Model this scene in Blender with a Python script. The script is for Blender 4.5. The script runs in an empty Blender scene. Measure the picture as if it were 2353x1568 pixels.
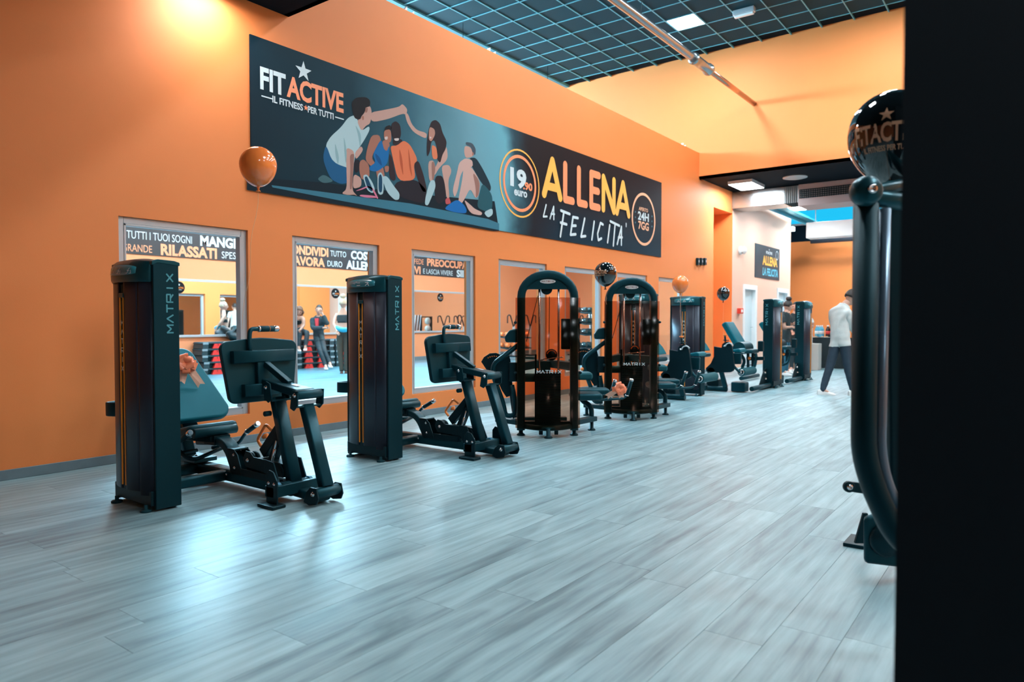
import bpy, math, random
from mathutils import Vector, Matrix
from math import *
S = bpy.context.scene
COL = S.collection
random.seed(7)
# ---------------------------------------------------------------- camera
FPX, CX, CY, CAMH = 1628.6, 1176.5, 784.0, 1.2
YAW = atan2(2396 - CX, FPX); PITCH = atan2(CY - 737, FPX)
FW = Vector((cos(YAW) * cos(PITCH), sin(YAW) * cos(PITCH), -sin(PITCH)))
RT = Vector((sin(YAW), -cos(YAW), 0)); UP = RT.cross(FW)
cam = bpy.data.cameras.new('camera'); camo = bpy.data.objects.new('camera', cam); COL.objects.link(camo)
camo.matrix_world = Matrix(((RT.x, UP.x, -FW.x, 0), (RT.y, UP.y, -FW.y, 0), (RT.z, UP.z, -FW.z, CAMH), (0, 0, 0, 1)))
cam.sensor_width = 36; cam.lens = FPX / 2353 * 36; cam.clip_start = .05; cam.clip_end = 200
cam.dof.use_dof = True; cam.dof.focus_distance = 5.6; cam.dof.aperture_fstop = 2.2
S.camera = camo
# ---------------------------------------------------------------- light levels and exposure
EXPOSURE = 1.2
PANEL_W = 60.0      # emission of the LED ceiling panels
LAMP_W = 30.0       # emission of the square lamps under the low ceilings
DAY_W = 48.0        # daylight in the high side windows
S.view_settings.view_transform = 'Standard'; S.view_settings.look = 'None'
S.view_settings.exposure = EXPOSURE; S.view_settings.gamma = 1
S.view_settings.use_curve_mapping = False
w = bpy.data.worlds.new('world'); S.world = w; w.use_nodes = True
w.node_tree.nodes['Background'].inputs[0].default_value = (.25, .45, .6, 1)
w.node_tree.nodes['Background'].inputs[1].default_value = .35

def ray(u, v): return FW + RT * ((u - CX) / FPX) - UP * ((v - CY) / FPX)
def AX(u, v, X): d = ray(u, v); t = X / d.x; return Vector((X, d.y * t, CAMH + d.z * t))
def AY(u, v, Y): d = ray(u, v); t = Y / d.y; return Vector((d.x * t, Y, CAMH + d.z * t))
def AZ(u, v, Z): d = ray(u, v); t = (Z - CAMH) / d.z; return Vector((d.x * t, d.y * t, Z))
def AD(u, v, D): d = ray(u, v); return Vector((0, 0, CAMH)) + d * D

# ---------------------------------------------------------------- materials
MATS = {}
def srgb(r, g, b):
    f = lambda c: (c / 255 / 12.92) if c / 255 <= .04045 else ((c / 255 + .055) / 1.055) ** 2.4
    return (f(r), f(g), f(b))
def mat(name, col, rough=.5, metal=0., spec=.5, emit=None, es=1., bump=0., bscale=60., coat=0., var=0., vscale=4., tint=None):
    if name in MATS: return MATS[name]
    m = bpy.data.materials.new(name); m.use_nodes = True; MATS[name] = m
    nt = m.node_tree; b = nt.nodes['Principled BSDF']
    b.inputs['Base Color'].default_value = (*col, 1); b.inputs['Roughness'].default_value = rough
    b.inputs['Metallic'].default_value = metal; b.inputs['Specular IOR Level'].default_value = spec
    b.inputs['Coat Weight'].default_value = coat
    if tint: b.inputs['Specular Tint'].default_value = (*tint, 1)
    if emit: b.inputs['Emission Color'].default_value = (*emit, 1); b.inputs['Emission Strength'].default_value = es
    if bump or var:
        tc = nt.nodes.new('ShaderNodeTexCoord')
        n = nt.nodes.new('ShaderNodeTexNoise'); n.inputs['Scale'].default_value = bscale; n.inputs['Detail'].default_value = 3
        nt.links.new(tc.outputs['Object'], n.inputs['Vector'])
        if bump:
            bp = nt.nodes.new('ShaderNodeBump'); bp.inputs['Strength'].default_value = bump; bp.inputs['Distance'].default_value = .01
            nt.links.new(n.outputs['Fac'], bp.inputs['Height']); nt.links.new(bp.outputs['Normal'], b.inputs['Normal'])
        if var:
            n2 = nt.nodes.new('ShaderNodeTexNoise'); n2.inputs['Scale'].default_value = vscale; n2.inputs['Detail'].default_value = 4
            nt.links.new(tc.outputs['Object'], n2.inputs['Vector'])
            mx = nt.nodes.new('ShaderNodeMix'); mx.data_type = 'RGBA'
            mx.inputs['A'].default_value = (*[c * (1 - var) for c in col], 1); mx.inputs['B'].default_value = (*[min(1, c * (1 + var)) for c in col], 1)
            nt.links.new(n2.outputs['Fac'], mx.inputs['Factor']); nt.links.new(mx.outputs['Result'], b.inputs['Base Color'])
    return m
def emis(name, col, st):
    if name in MATS: return MATS[name]
    m = bpy.data.materials.new(name); m.use_nodes = True; MATS[name] = m
    nt = m.node_tree; nt.nodes.clear()
    e = nt.nodes.new('ShaderNodeEmission'); o = nt.nodes.new('ShaderNodeOutputMaterial')
    e.inputs[0].default_value = (*col, 1); e.inputs[1].default_value = st; nt.links.new(e.outputs[0], o.inputs[0]); return m
def clear(name, tint, gloss=.6, rough=.02, base=.012):
    m = bpy.data.materials.new(name); m.use_nodes = True; MATS[name] = m
    nt = m.node_tree; nt.nodes.clear()
    t = nt.nodes.new('ShaderNodeBsdfTransparent'); g = nt.nodes.new('ShaderNodeBsdfGlossy'); f = nt.nodes.new('ShaderNodeFresnel')
    x = nt.nodes.new('ShaderNodeMixShader'); o = nt.nodes.new('ShaderNodeOutputMaterial')
    t.inputs[0].default_value = (*tint, 1); g.inputs['Roughness'].default_value = rough
    f = nt.nodes.new('ShaderNodeLayerWeight'); f.inputs[0].default_value = .5
    pw = nt.nodes.new('ShaderNodeMath'); pw.operation = 'POWER'; pw.inputs[1].default_value = 4.5; nt.links.new(f.outputs['Facing'], pw.inputs[0])
    ml = nt.nodes.new('ShaderNodeMath'); ml.operation = 'MULTIPLY_ADD'; ml.inputs[1].default_value = gloss; ml.inputs[2].default_value = base; nt.links.new(pw.outputs[0], ml.inputs[0])
    nt.links.new(ml.outputs[0], x.inputs[0]); nt.links.new(t.outputs[0], x.inputs[1]); nt.links.new(g.outputs[0], x.inputs[2]); nt.links.new(x.outputs[0], o.inputs[0])
    return m
ORANGE = mat('orange_paint', (.86, .245, .060), .62, bump=.05, bscale=140, var=.03, vscale=1.5)
WHITE_BOUNCE = mat('white_paint_bounce_lit', (.80, .50, .38), .6, bump=.05, bscale=140)  # white wall; the orange bounce light is put into its colour
BLACKP = mat('black_paint', (.003, .010, .017), .75, spec=.06, bump=.05, bscale=90)
NAVY = mat('dark_navy_paint', (.0015, .006, .010), .8, spec=.2, bump=.05, bscale=120)
TILE = mat('black_ceiling_tile', (.006, .042, .060), .8, spec=.2, bump=.15, bscale=120)  # black tiles; teal daylight glow raised in their colour
GRID = mat('pale_ceiling_grid', (.10, .40, .50), .5)
BAND = mat('ceiling_band_teal_lit', (.05, .22, .28), .7)  # teal of the daylight on this border is put into its colour
SKIRT = mat('grey_skirting', (.15, .21, .24), .5, var=.15, vscale=12)
ALU = mat('brushed_aluminium', (.50, .56, .60), .38, .35)
CHROME = mat('bright_steel', (.75, .78, .8), .18, 1.)
GALV = mat('galvanised_duct', (.42, .47, .50), .27, .9, bump=.1, bscale=18)
METAL = mat('black_powder_coat', (.004, .030, .040), .40, spec=.45, bump=.06, bscale=400, tint=(.25, .80, 1.))
METALD = mat('black_plate', (.003, .011, .015), .45, spec=.4, bump=.05, bscale=300, tint=(.25, .80, 1.))
COVER = mat('bronze_black_cover', (.020, .021, .032), .36, .1, spec=.5, tint=(.7, .85, 1.), bump=.03, bscale=300)
SIDE = mat('black_side_panel', (.002, .016, .022), .5, spec=.35, bump=.08, bscale=350, tint=(.25, .80, 1.))
HOOD = mat('hood_plastic', (.006, .050, .064), .3, spec=.6, bump=.03, bscale=300, tint=(.25, .80, 1.))
VINYL = mat('teal_black_vinyl', (.003, .105, .140), .5, spec=.4, bump=.10, bscale=500, tint=(.25, .80, 1.))
VINYLD = mat('dark_vinyl', (.004, .034, .045), .42, spec=.5, bump=.10, bscale=500, tint=(.25, .80, 1.))
RUBBER = mat('black_rubber', (.005, .026, .034), .6, spec=.4, bump=.15, bscale=300, tint=(.25, .80, 1.))
FOAM = mat('foam_roller', (.012, .075, .092), .65, spec=.4, bump=.15, bscale=200, tint=(.25, .80, 1.))
ORPL = mat('orange_plastic', (.95, .26, .05), .35)
LINE = mat('orange_accent_line', (.95, .33, .03), .4)
WHITEM = mat('white_enamel', (.80, .84, .86), .4)
LTXT = mat('pale_lettering', (.62, .74, .78), .5)
TTXT = mat('teal_lettering', (.06, .30, .36), .45)
PLAC = mat('placard', (.03, .22, .27), .22)
PLACD = mat('placard_dark', (.02, .07, .09), .25)
BLUEB = mat('blue_bearing', (.01, .16, .28), .3)
GLASS = clear('window_glass', (.96, .985, .99))
SMOKE = clear('smoked_acrylic', (.78, .56, .46), .22, .14, .004)
MIRROR = mat('mirror_glass', (.93, .93, .93), .015, 1.)
BALO = mat('orange_balloon', (.98, .24, .05), .16, spec=.7, coat=.5)
BALB = mat('black_balloon', (.004, .008, .010), .06, spec=.8, coat=.8)
STRING = mat('pale_string', (.8, .5, .3), .6)
RIB = mat('orange_ribbon', (1., .27, .13), .3, spec=.6, bump=.1, bscale=30)
RIBP = mat('pale_ribbon', (1., .58, .42), .35)
def floor_mat(nm='grey_oak_plank', t=(1, 1, 1)):
    m = bpy.data.materials.new(nm); m.use_nodes = True; nt = m.node_tree; N = nt.nodes.new; L = nt.links.new
    b = nt.nodes['Principled BSDF']; b.inputs['Roughness'].default_value = .33; b.inputs['Specular IOR Level'].default_value = .5
    g = N('ShaderNodeNewGeometry'); oi = N('ShaderNodeObjectInfo')
    off = N('ShaderNodeVectorMath'); off.operation = 'SCALE'; L(oi.outputs['Random'], off.inputs['Scale']); off.inputs[0].default_value = (31, 17, 5)
    ad = N('ShaderNodeVectorMath'); L(g.outputs['Position'], ad.inputs[0]); L(off.outputs[0], ad.inputs[1])
    def nz(sc, det, dist, scale=1):
        mp = N('ShaderNodeMapping'); mp.inputs['Scale'].default_value = sc; L(ad.outputs[0], mp.inputs[0])
        n = N('ShaderNodeTexNoise'); n.inputs['Scale'].default_value = scale; n.inputs['Detail'].default_value = det; n.inputs['Distortion'].default_value = dist
        L(mp.outputs[0], n.inputs['Vector']); return n
    n1 = nz((1.3, 9, 1), 6, 1.2); n2 = nz((3, 60, 1), 5, .6); n3 = nz((.9, 3.2, 1), 3, 1.)
    wmp = N('ShaderNodeMapping'); wmp.inputs['Scale'].default_value = (.55, 7, 1); L(ad.outputs[0], wmp.inputs[0])
    wv = N('ShaderNodeTexWave'); wv.bands_direction = 'Y'; wv.inputs['Scale'].default_value = .55; wv.inputs['Distortion'].default_value = 9; wv.inputs['Detail'].default_value = 2; wv.inputs['Detail Scale'].default_value = .6
    L(wmp.outputs[0], wv.inputs['Vector'])
    def mul(a, k):
        x = N('ShaderNodeMath'); x.operation = 'MULTIPLY'; L(a, x.inputs[0]); x.inputs[1].default_value = k; return x.outputs[0]
    def add(a, c):
        x = N('ShaderNodeMath'); L(a, x.inputs[0]); L(c, x.inputs[1]); return x.outputs[0]
    s = add(add(mul(n1.outputs['Fac'], .46), mul(n2.outputs['Fac'], .22)), add(mul(n3.outputs['Fac'], .34), add(mul(wv.outputs['Fac'], .07), mul(oi.outputs['Random'], .10))))
    r = N('ShaderNodeValToRGB'); L(s, r.inputs[0]); e = r.color_ramp.elements
    e[0].position = .40; e[0].color = (.090, .165, .195, 1); e[1].position = .76; e[1].color = (.31, .47, .51, 1)
    k = e.new(.55); k.color = (.185, .305, .34, 1)
    for q in e: q.color = (q.color[0] * t[0], q.color[1] * t[1], q.color[2] * t[2], 1)
    L(r.outputs[0], b.inputs['Base Color'])
    bp = N('ShaderNodeBump'); bp.inputs['Strength'].default_value = .12; bp.inputs['Distance'].default_value = .004; L(n2.outputs['Fac'], bp.inputs['Height']); L(bp.outputs[0], b.inputs['Normal'])
    rr = N('ShaderNodeMapRange'); L(n1.outputs['Fac'], rr.inputs[0]); rr.inputs[3].default_value = .34; rr.inputs[4].default_value = .50; L(rr.outputs[0], b.inputs['Roughness'])
    return m
PLANK = floor_mat(); PLANKS = floor_mat('blue_lit_plank', (.42, .72, .82))  # studio planks carry the blue daylight as a tint in their colour
SUBF = mat('subfloor', (.08, .14, .16), .7)  # floor slab under the planks, seen in the open joints

# ---------------------------------------------------------------- mesh helpers
V = Vector
def bend(pts, r, seg=6):
    pts = [V(p) for p in pts]; out = [pts[0]]
    for i in range(1, len(pts) - 1):
        a, b, c = pts[i - 1], pts[i], pts[i + 1]
        d1 = (a - b); d2 = (c - b); k = min(r, d1.length * .49, d2.length * .49)
        p, q = b + d1.normalized() * k, b + d2.normalized() * k
        for j in range(seg + 1):
            t = j / seg; out.append(p * (1 - t) ** 2 + b * 2 * t * (1 - t) + q * t * t)
    out.append(pts[-1]); return out
class MB:
    def __init__(s): s.v = []; s.f = []; s.sm = []; s.mi = []; s.m = 0; s.k = 0
    def add(s, vs, fs, smooth=False):
        k = len(s.v); s.v += [tuple(p) for p in vs]
        for f in fs: s.f.append(tuple(i + k for i in f)); s.sm.append(smooth); s.mi.append(s.m)
        return s
    def box(s, x0, x1, y0, y1, z0, z1):
        return s.add([(x0, y0, z0), (x1, y0, z0), (x1, y1, z0), (x0, y1, z0), (x0, y0, z1), (x1, y0, z1), (x1, y1, z1), (x0, y1, z1)],
                     [(0, 3, 2, 1), (4, 5, 6, 7), (0, 1, 5, 4), (1, 2, 6, 5), (2, 3, 7, 6), (3, 0, 4, 7)])
    def bar(s, p, q, w, h, side=(1, 0, 0)):
        p, q = V(p), V(q); d = (q - p).normalized(); a = V(side); a = (a - d * a.dot(d)).normalized(); b = d.cross(a)
        a *= w / 2; b *= h / 2
        vs = [p - a - b, p + a - b, p + a + b, p - a + b, q - a - b, q + a - b, q + a + b, q - a + b]
        return s.add(vs, [(0, 3, 2, 1), (4, 5, 6, 7), (0, 1, 5, 4), (1, 2, 6, 5), (2, 3, 7, 6), (3, 0, 4, 7)])
    def tube(s, path, r, n=12, caps=True, smooth=True, closed=False):
        path = [V(p) for p in path]; m = len(path); rs = r if isinstance(r, (list, tuple)) else [r] * m
        prev = None; vs = []
        for i, p in enumerate(path):
            if closed: d = path[(i + 1) % m] - path[i - 1]
            else: d = path[min(i + 1, m - 1)] - path[max(i - 1, 0)]
            d.normalize()
            if prev is None:
                a = V((0, 0, 1)) if abs(d.z) < .9 else V((1, 0, 0)); a = (a - d * a.dot(d)).normalized()
            else: a = (prev - d * prev.dot(d)); a = a.normalized() if a.length > 1e-6 else prev
            prev = a; b = d.cross(a)
            for j in range(n):
                t = 2 * pi * j / n; vs.append(p + (a * cos(t) + b * sin(t)) * rs[i])
        fs = []
        for i in range(m if closed else m - 1):
            i2 = (i + 1) % m
            for j in range(n): fs.append((i * n + j, i * n + (j + 1) % n, i2 * n + (j + 1) % n, i2 * n + j))
        s.add(vs, fs, smooth)
        if caps and not closed:
            k = len(s.v) - len(vs)
            s.f.append(tuple(k + j for j in reversed(range(n)))); s.sm.append(False); s.mi.append(s.m)
            s.f.append(tuple(k + (m - 1) * n + j for j in range(n))); s.sm.append(False); s.mi.append(s.m)
        return s
    def sweep(s, path, w, h, side=(1, 0, 0), rc=.3, smooth=True):
        """rounded rectangular section: w along side, h across"""
        path = [V(p) for p in path]; m = len(path); sd = V(side).normalized(); c = min(w, h) / 2 * rc; n = 0; sec = []
        for sx, sy, a0 in ((1, 1, 0), (-1, 1, 90), (-1, -1, 180), (1, -1, 270)):
            for k in range(4):
                t = radians(a0 + 30 * k); sec.append((sx * (w / 2 - c) + cos(t) * c, sy * (h / 2 - c) + sin(t) * c))
        n = len(sec); vs = []
        for i, p in enumerate(path):
            d = (path[min(i + 1, m - 1)] - path[max(i - 1, 0)]).normalized(); a = (sd - d * sd.dot(d)).normalized(); b = d.cross(a)
            for (x, y) in sec: vs.append(p + a * x + b * y)
        fs = [(i * n + j, i * n + (j + 1) % n, (i + 1) * n + (j + 1) % n, (i + 1) * n + j) for i in range(m - 1) for j in range(n)]
        s.add(vs, fs, smooth); k = len(s.v) - len(vs)
        s.f.append(tuple(k + j for j in reversed(range(n)))); s.sm.append(False); s.mi.append(s.m)
        s.f.append(tuple(k + (m - 1) * n + j for j in range(n))); s.sm.append(False); s.mi.append(s.m)
        return s
    def prism(s, pts, o, ex, ey, ez, depth, smooth=False):
        o, ex, ey, ez = V(o), V(ex), V(ey), V(ez); n = len(pts)
        vs = [o + ex * x + ey * y for x, y in pts] + [o + ex * x + ey * y + ez * depth for x, y in pts]
        s.add(vs, [tuple(reversed(range(n))), tuple(range(n, 2 * n))])
        k = len(s.v) - 2 * n
        for i in range(n): s.f.append((k + i, k + (i + 1) % n, k + n + (i + 1) % n, k + n + i)); s.sm.append(smooth); s.mi.append(s.m)
        return s
    def slab(s, pts, off):
        """polygon of 3-D points pushed along vector off"""
        pts = [V(p) for p in pts]; off = V(off); n = len(pts)
        s.add(pts + [p + off for p in pts], [tuple(reversed(range(n))), tuple(range(n, 2 * n))] + [(i, (i + 1) % n, n + (i + 1) % n, n + i) for i in range(n)])
        return s
    def lathe(s, prof, o, axis=(0, 0, 1), n=16, smooth=True):
        o = V(o); ax = V(axis).normalized(); a = V((1, 0, 0)) if abs(ax.x) < .9 else V((0, 1, 0)); a = (a - ax * a.dot(ax)).normalized(); b = ax.cross(a)
        vs = []
        for r, h in prof:
            for j in range(n): t = 2 * pi * j / n; vs.append(o + ax * h + (a * cos(t) + b * sin(t)) * max(r, 1e-5))
        fs = [(i * n + j, i * n + (j + 1) % n, (i + 1) * n + (j + 1) % n, (i + 1) * n + j) for i in range(len(prof) - 1) for j in range(n)]
        s.add(vs, fs, smooth); k = len(s.v) - len(vs)
        if prof[0][0] > 1e-4: s.f.append(tuple(k + j for j in reversed(range(n)))); s.sm.append(False); s.mi.append(s.m)
        if prof[-1][0] > 1e-4: s.f.append(tuple(k + (len(prof) - 1) * n + j for j in range(n))); s.sm.append(False); s.mi.append(s.m)
        return s
    def cyl(s, p, q, r, n=16): p, q = V(p), V(q); L = (q - p).length; e = min(.15 * r, .004); return s.lathe([(r - e, 0), (r, e), (r, L - e), (r - e, L)], p, q - p, n)
    def ell(s, c, rx, ry, rz, n=16, m=10):
        c = V(c); vs = [c + V((0, 0, -rz))]; fs = []
        for i in range(1, m):
            t = -pi / 2 + pi * i / m
            for j in range(n): p = 2 * pi * j / n; vs.append(c + V((rx * cos(t) * cos(p), ry * cos(t) * sin(p), rz * sin(t))))
        vs.append(c + V((0, 0, rz))); top = len(vs) - 1
        for j in range(n): fs.append((0, 1 + (j + 1) % n, 1 + j)); fs.append((top, top - n + j, top - n + (j + 1) % n))
        for i in range(m - 2):
            for j in range(n): a = 1 + i * n; fs.append((a + j, a + (j + 1) % n, a + n + (j + 1) % n, a + n + j))
        return s.add(vs, fs, True)
    def flat(s, pts, o, ex, ey):
        o, ex, ey = V(o), V(ex), V(ey)
        return s.add([o + ex * x + ey * y for x, y in pts], [tuple(range(len(pts)))])
    def stroke(s, pts, w, o, ex, ey, rnd=True, n=5):
        """flat lettering stroke along 2-D points with optional round ends"""
        for (x0, y0), (x1, y1) in zip(pts, pts[1:]):
            L = hypot(x1 - x0, y1 - y0) or 1e-6; dx, dy = (x1 - x0) / L, (y1 - y0) / L; a = atan2(dy, dx); h = w / 2
            if rnd:
                P = [(x1 + h * cos(a - pi / 2 + pi * k / n), y1 + h * sin(a - pi / 2 + pi * k / n)) for k in range(n + 1)] + \
                    [(x0 + h * cos(a + pi / 2 + pi * k / n), y0 + h * sin(a + pi / 2 + pi * k / n)) for k in range(n + 1)]
            else:
                P = [(x0 + dy * h - dx * h * .3, y0 - dx * h - dy * h * .3), (x1 + dy * h + dx * h * .3, y1 - dx * h + dy * h * .3), (x1 - dy * h + dx * h * .3, y1 + dx * h + dy * h * .3), (x0 - dy * h - dx * h * .3, y0 + dx * h - dy * h * .3)]
            s.k += 1; nn = V(ex).cross(V(ey)); nn *= (.0005 if abs(w) > .02 else .00004) * s.k * (1 if nn.dot(FW) < 0 else -1)
            s.flat(P, V(o) + nn, ex, ey)
        return s
    def mesh(s, name, mats, org=(0, 0, 0)):
        me = bpy.data.meshes.new(name); o = V(org)
        me.from_pydata([tuple(V(p) - o) for p in s.v], [], s.f); me.polygons.foreach_set('use_smooth', s.sm); me.polygons.foreach_set('material_index', s.mi)
        for m in mats: me.materials.append(m)
        me.update(); return me
    def build(s, name, m, parent=None, bevel=0., seg=2, org=None):
        mats = m if isinstance(m, (list, tuple)) else [m]
        if org is None: org = ORG.get(parent, (0, 0, 0)) if parent else (0, 0, 0)
        return place(name, s.mesh(name, mats, org), parent, bevel, seg)
ORG = {}
def place(name, me, parent=None, bevel=0., seg=2):
    ob = bpy.data.objects.new(name, me); COL.objects.link(ob)
    if parent: ob.parent = parent; ORG[ob] = ORG.get(parent, (0, 0, 0))
    if bevel:
        md = ob.modifiers.new('bevel', 'BEVEL'); md.width = bevel; md.segments = seg; md.limit_method = 'ANGLE'; md.angle_limit = radians(35); md.harden_normals = True; me.polygons.foreach_set('use_smooth', [True] * len(me.polygons))
    return ob
def tag(o, label, cat, group=None, kind=None):
    o['label'] = label; o['category'] = cat
    if group: o['group'] = group
    if kind: o['kind'] = kind
    return o
def empty(name, loc, label, cat, group=None, rz=0, world=True):
    o = bpy.data.objects.new(name, None); COL.objects.link(o); o.location = loc; o.rotation_euler = (0, 0, rz); o.empty_display_size = .1
    ORG[o] = tuple(loc) if world else (0, 0, 0)
    return tag(o, label, cat, group)
def copy_tree(o, parent=None):
    c = o.copy(); COL.objects.link(c); c.parent = parent
    for ch in list(o.children): copy_tree(ch, c)
    return c
def dup(o, loc, label, rz=None):
    c = copy_tree(o); c.location = loc; c['label'] = label
    if rz is not None: c.rotation_euler = (0, 0, rz)
    return c
def struct(name, mb, m, parent=None, bevel=0.):
    o = mb.build(name, m, parent, bevel)
    if not parent: o['kind'] = 'structure'
    return o
# -- lettering from the built-in font, returned as 2-D outline mesh normalised by the given cap height
TXT = {}
def glyphs(t, bold=0.):
    if (t, bold) in TXT: return TXT[(t, bold)]
    c = bpy.data.curves.new('t', 'FONT'); c.body = t; c.resolution_u = 3; c.offset = bold; c.fill_mode = 'FRONT'
    o = bpy.data.objects.new('t', c); COL.objects.link(o); dg = bpy.context.evaluated_depsgraph_get(); dg.update()
    me = bpy.data.meshes.new_from_object(o.evaluated_get(dg)); vs = [v.co.copy() for v in me.vertices]; fs = [tuple(p.vertices) for p in me.polygons]
    bpy.data.objects.remove(o); bpy.data.curves.remove(c); bpy.data.meshes.remove(me)
    x0 = min(v.x for v in vs); x1 = max(v.x for v in vs); y0 = min(v.y for v in vs); y1 = max(v.y for v in vs)
    TXT[(t, bold)] = ([((v.x - x0) / (x1 - x0), (v.y - y0) / (y1 - y0)) for v in vs], fs); return TXT[(t, bold)]
def text(mb, t, o, ex, ey, w_, h, bold=0., shear=0.):
    vs, fs = glyphs(t, bold); o, ex, ey = V(o), V(ex), V(ey)
    return mb.add([o + ex * (x * w_ + y * h * shear) + ey * (y * h) for x, y in vs], fs)
LET = {'M': [[(0, 0), (0, 1), (.5, .35), (1, 1), (1, 0)]], 'A': [[(0, 0), (.5, 1), (1, 0)]], 'T': [[(0, 1), (1, 1)], [(.5, 1), (.5, 0)]],
       'R': [[(0, 0), (0, 1), (1, 1), (1, .42), (.15, .42)], [(.5, .42), (1, 0)]], 'I': [[(.5, 0), (.5, 1)]], 'X': [[(0, 0), (1, 1)], [(0, 1), (1, 0)]]}
def wordmark(mb, o, ex, ey, lw, lh, pitch, sw, stack=False):
    o, ex, ey = V(o), V(ex), V(ey)
    for i, c in enumerate('MATRIX'):
        p = o + (ey * (-pitch * i) if stack else ex * (pitch * i))
        for st in LET[c]: mb.stroke([(x * lw, y * lh) for x, y in st], sw, p, ex, ey, rnd=False)
    return mb
def star(mb, o, ex, ey, r):
    mb.flat([((r if k % 2 == 0 else r * .4) * sin(pi * k / 5), (r if k % 2 == 0 else r * .4) * cos(pi * k / 5)) for k in range(10)], o, ex, ey)
def ring(mb, o, ex, ey, r0, r1, n=40):
    o, ex, ey = V(o), V(ex), V(ey); vs = []
    for k in range(n): t = 2 * pi * k / n; vs += [o + (ex * cos(t) + ey * sin(t)) * r0, o + (ex * cos(t) + ey * sin(t)) * r1]
    mb.add(vs, [(2 * k, 2 * k + 1, (2 * k + 3) % (2 * n), (2 * k + 2) % (2 * n)) for k in range(n)])
def bolt(parent, p, axis, r=.009, world=True):
    o = place('bolt', BOLT, parent); o.rotation_mode = 'QUATERNION'
    o.rotation_quaternion = V((0, 0, 1)).rotation_difference(V(axis)); k = r / .01; o.scale = (k, k, k)
    o.location = V(p) - V(ORG.get(parent, (0, 0, 0))); return o
BOLT = MB().lathe([(.012, 0), (.012, .003), (.0085, .003), (.0085, .009), (.004, .0095), (.004, .006), (0, .006)], (0, 0, 0), n=10).mesh('bolt', [CHROME])

# ================================================================ THE ROOM
W0, W1, TOPW = 6.22, 6.42, 4.95          # partition wall faces and its free top
CEIL, LOW, BACK, SB = 7.1, 4.30, 15.3, 14.35
SKYB = 4.39
# floor slab and planks
fl = MB().box(-5, 27, -7.5, W1, -.12, -.009); floor = struct('floor', fl, SUBF)
PL, PW = 1.52, .225
pm = MB().box(0, PL - .0018, 0, PW - .0016, -.009, 0).mesh('plank', [PLANK])
cells = []
rows = int((6.2 + 7.3) / PW)
for r in range(rows + 1):
    y = W0 - .012 - (r + 1) * PW; off = random.random() * PL
    x = -1.5 - off
    while x < 25:
        c = V((x + PL / 2, y + PW / 2, 0)); q = c - V((0, 0, CAMH)); d = q.dot(FW)
        u = FPX * q.dot(RT) / d + CX if d > .2 else 9e9; vv = CY - FPX * q.dot(UP) / d if d > .2 else 9e9
        vis = d > .2 and -250 < u < 2150 and vv < 1850
        cells.append((0 if vis else 1, d * d * abs(d), x, y)); x += PL
cells.sort()
rest = MB()
for i, (nv, _, x, y) in enumerate(cells):
    if nv == 0 and i < 300:
        o = place('plank', pm, floor); o.location = (x, y, 0)
    else: rest.box(x, x + PL - .0018, y, y + PW - .0016, -.009, 0)
o = rest.build('plank_field', PLANK, floor); o['kind'] = 'stuff'

# partition wall with window openings
WIN = [(2.80, 4.01), (4.52, 5.72), (6.25, 7.47), (7.99, 9.215), (9.737, 10.95), (11.50, 12.72), (13.25, 14.45)]
ZB, ZT = .285, 2.08
wl = MB(); x = -5
for a, b in WIN:
    wl.box(x, a, W0, W1, 0, TOPW); wl.box(a, b, W0, W1, 0, ZB); wl.box(a, b, W0, W1, ZT, TOPW); x = b
wl.box(x, BACK, W0, W1, 0, TOPW)
struct('wall_left', wl, ORANGE)
for i, (a, b) in enumerate(WIN):
    fr = .055; y0, y1 = W0 + .03, W0 + .09
    wf = MB(); wf.box(a, a + fr, y0, y1, ZB, ZT).box(b - fr, b, y0, y1, ZB, ZT).box(a + fr, b - fr, y0, y1, ZT - fr, ZT).box(a + fr, b - fr, y0, y1, ZB, ZB + fr * 1.1)
    wi = wf.build('window_%d' % (i + 1), ALU, None, .004); wi['kind'] = 'structure'
    MB().box(a + fr, a + fr + .018, y0 - .004, y1 + .01, ZB + fr, ZT - fr).box(b - fr - .018, b - fr, y0 - .004, y1 + .01, ZB + fr, ZT - fr).box(a + fr, b - fr, y0 - .004, y1 + .01, ZT - fr - .018, ZT - fr).box(a + fr, b - fr, y0 - .004, y1 + .01, ZB + fr, ZB + fr + .018).build('glazing_bead', ALU, wi, .003)
    MB().box(a + fr, b - fr, W0 + .058, W0 + .064, ZB + fr, ZT - fr).build('pane', GLASS, wi)
    MB().box(a + .002, b - .002, W0 + .1, W1 + .01, ZB - .02, ZB + .002).build('sill', ALU, wi, .003)
bl = MB(); bl.box(-5, BACK + .9, W0 - .012, W0, 0, .078); struct('baseboard_left', bl, SKIRT, bevel=.003)
# small brackets on the free top of the partition
for i, px in enumerate(((940, 38), (1131, 128), (1574, 338))):
    p = AY(px[0], px[1], W0)
    mb = MB(); mb.slab([(p.x - .06, W0 + .03, TOPW), (p.x + .0, W0 + .03, TOPW), (p.x - .0, W0 + .03, TOPW + .07)], (0, .05, 0)).slab([(p.x + .06, W0 + .03, TOPW), (p.x + .12, W0 + .03, TOPW), (p.x + .12, W0 + .03, TOPW + .05)], (0, .05, 0)).box(p.x - .06, p.x + .12, W0 + .03, W0 + .08, TOPW, TOPW + .01)
    tag(mb.build('wall_bracket', WHITEM, None, .002), ['small white bracket on the wall top above the banner lettering', 'small white bracket on the wall top near the middle of the banner', 'small white bracket on the wall top by the far end wall'][i], 'bracket', 'brackets on the partition top')
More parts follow.
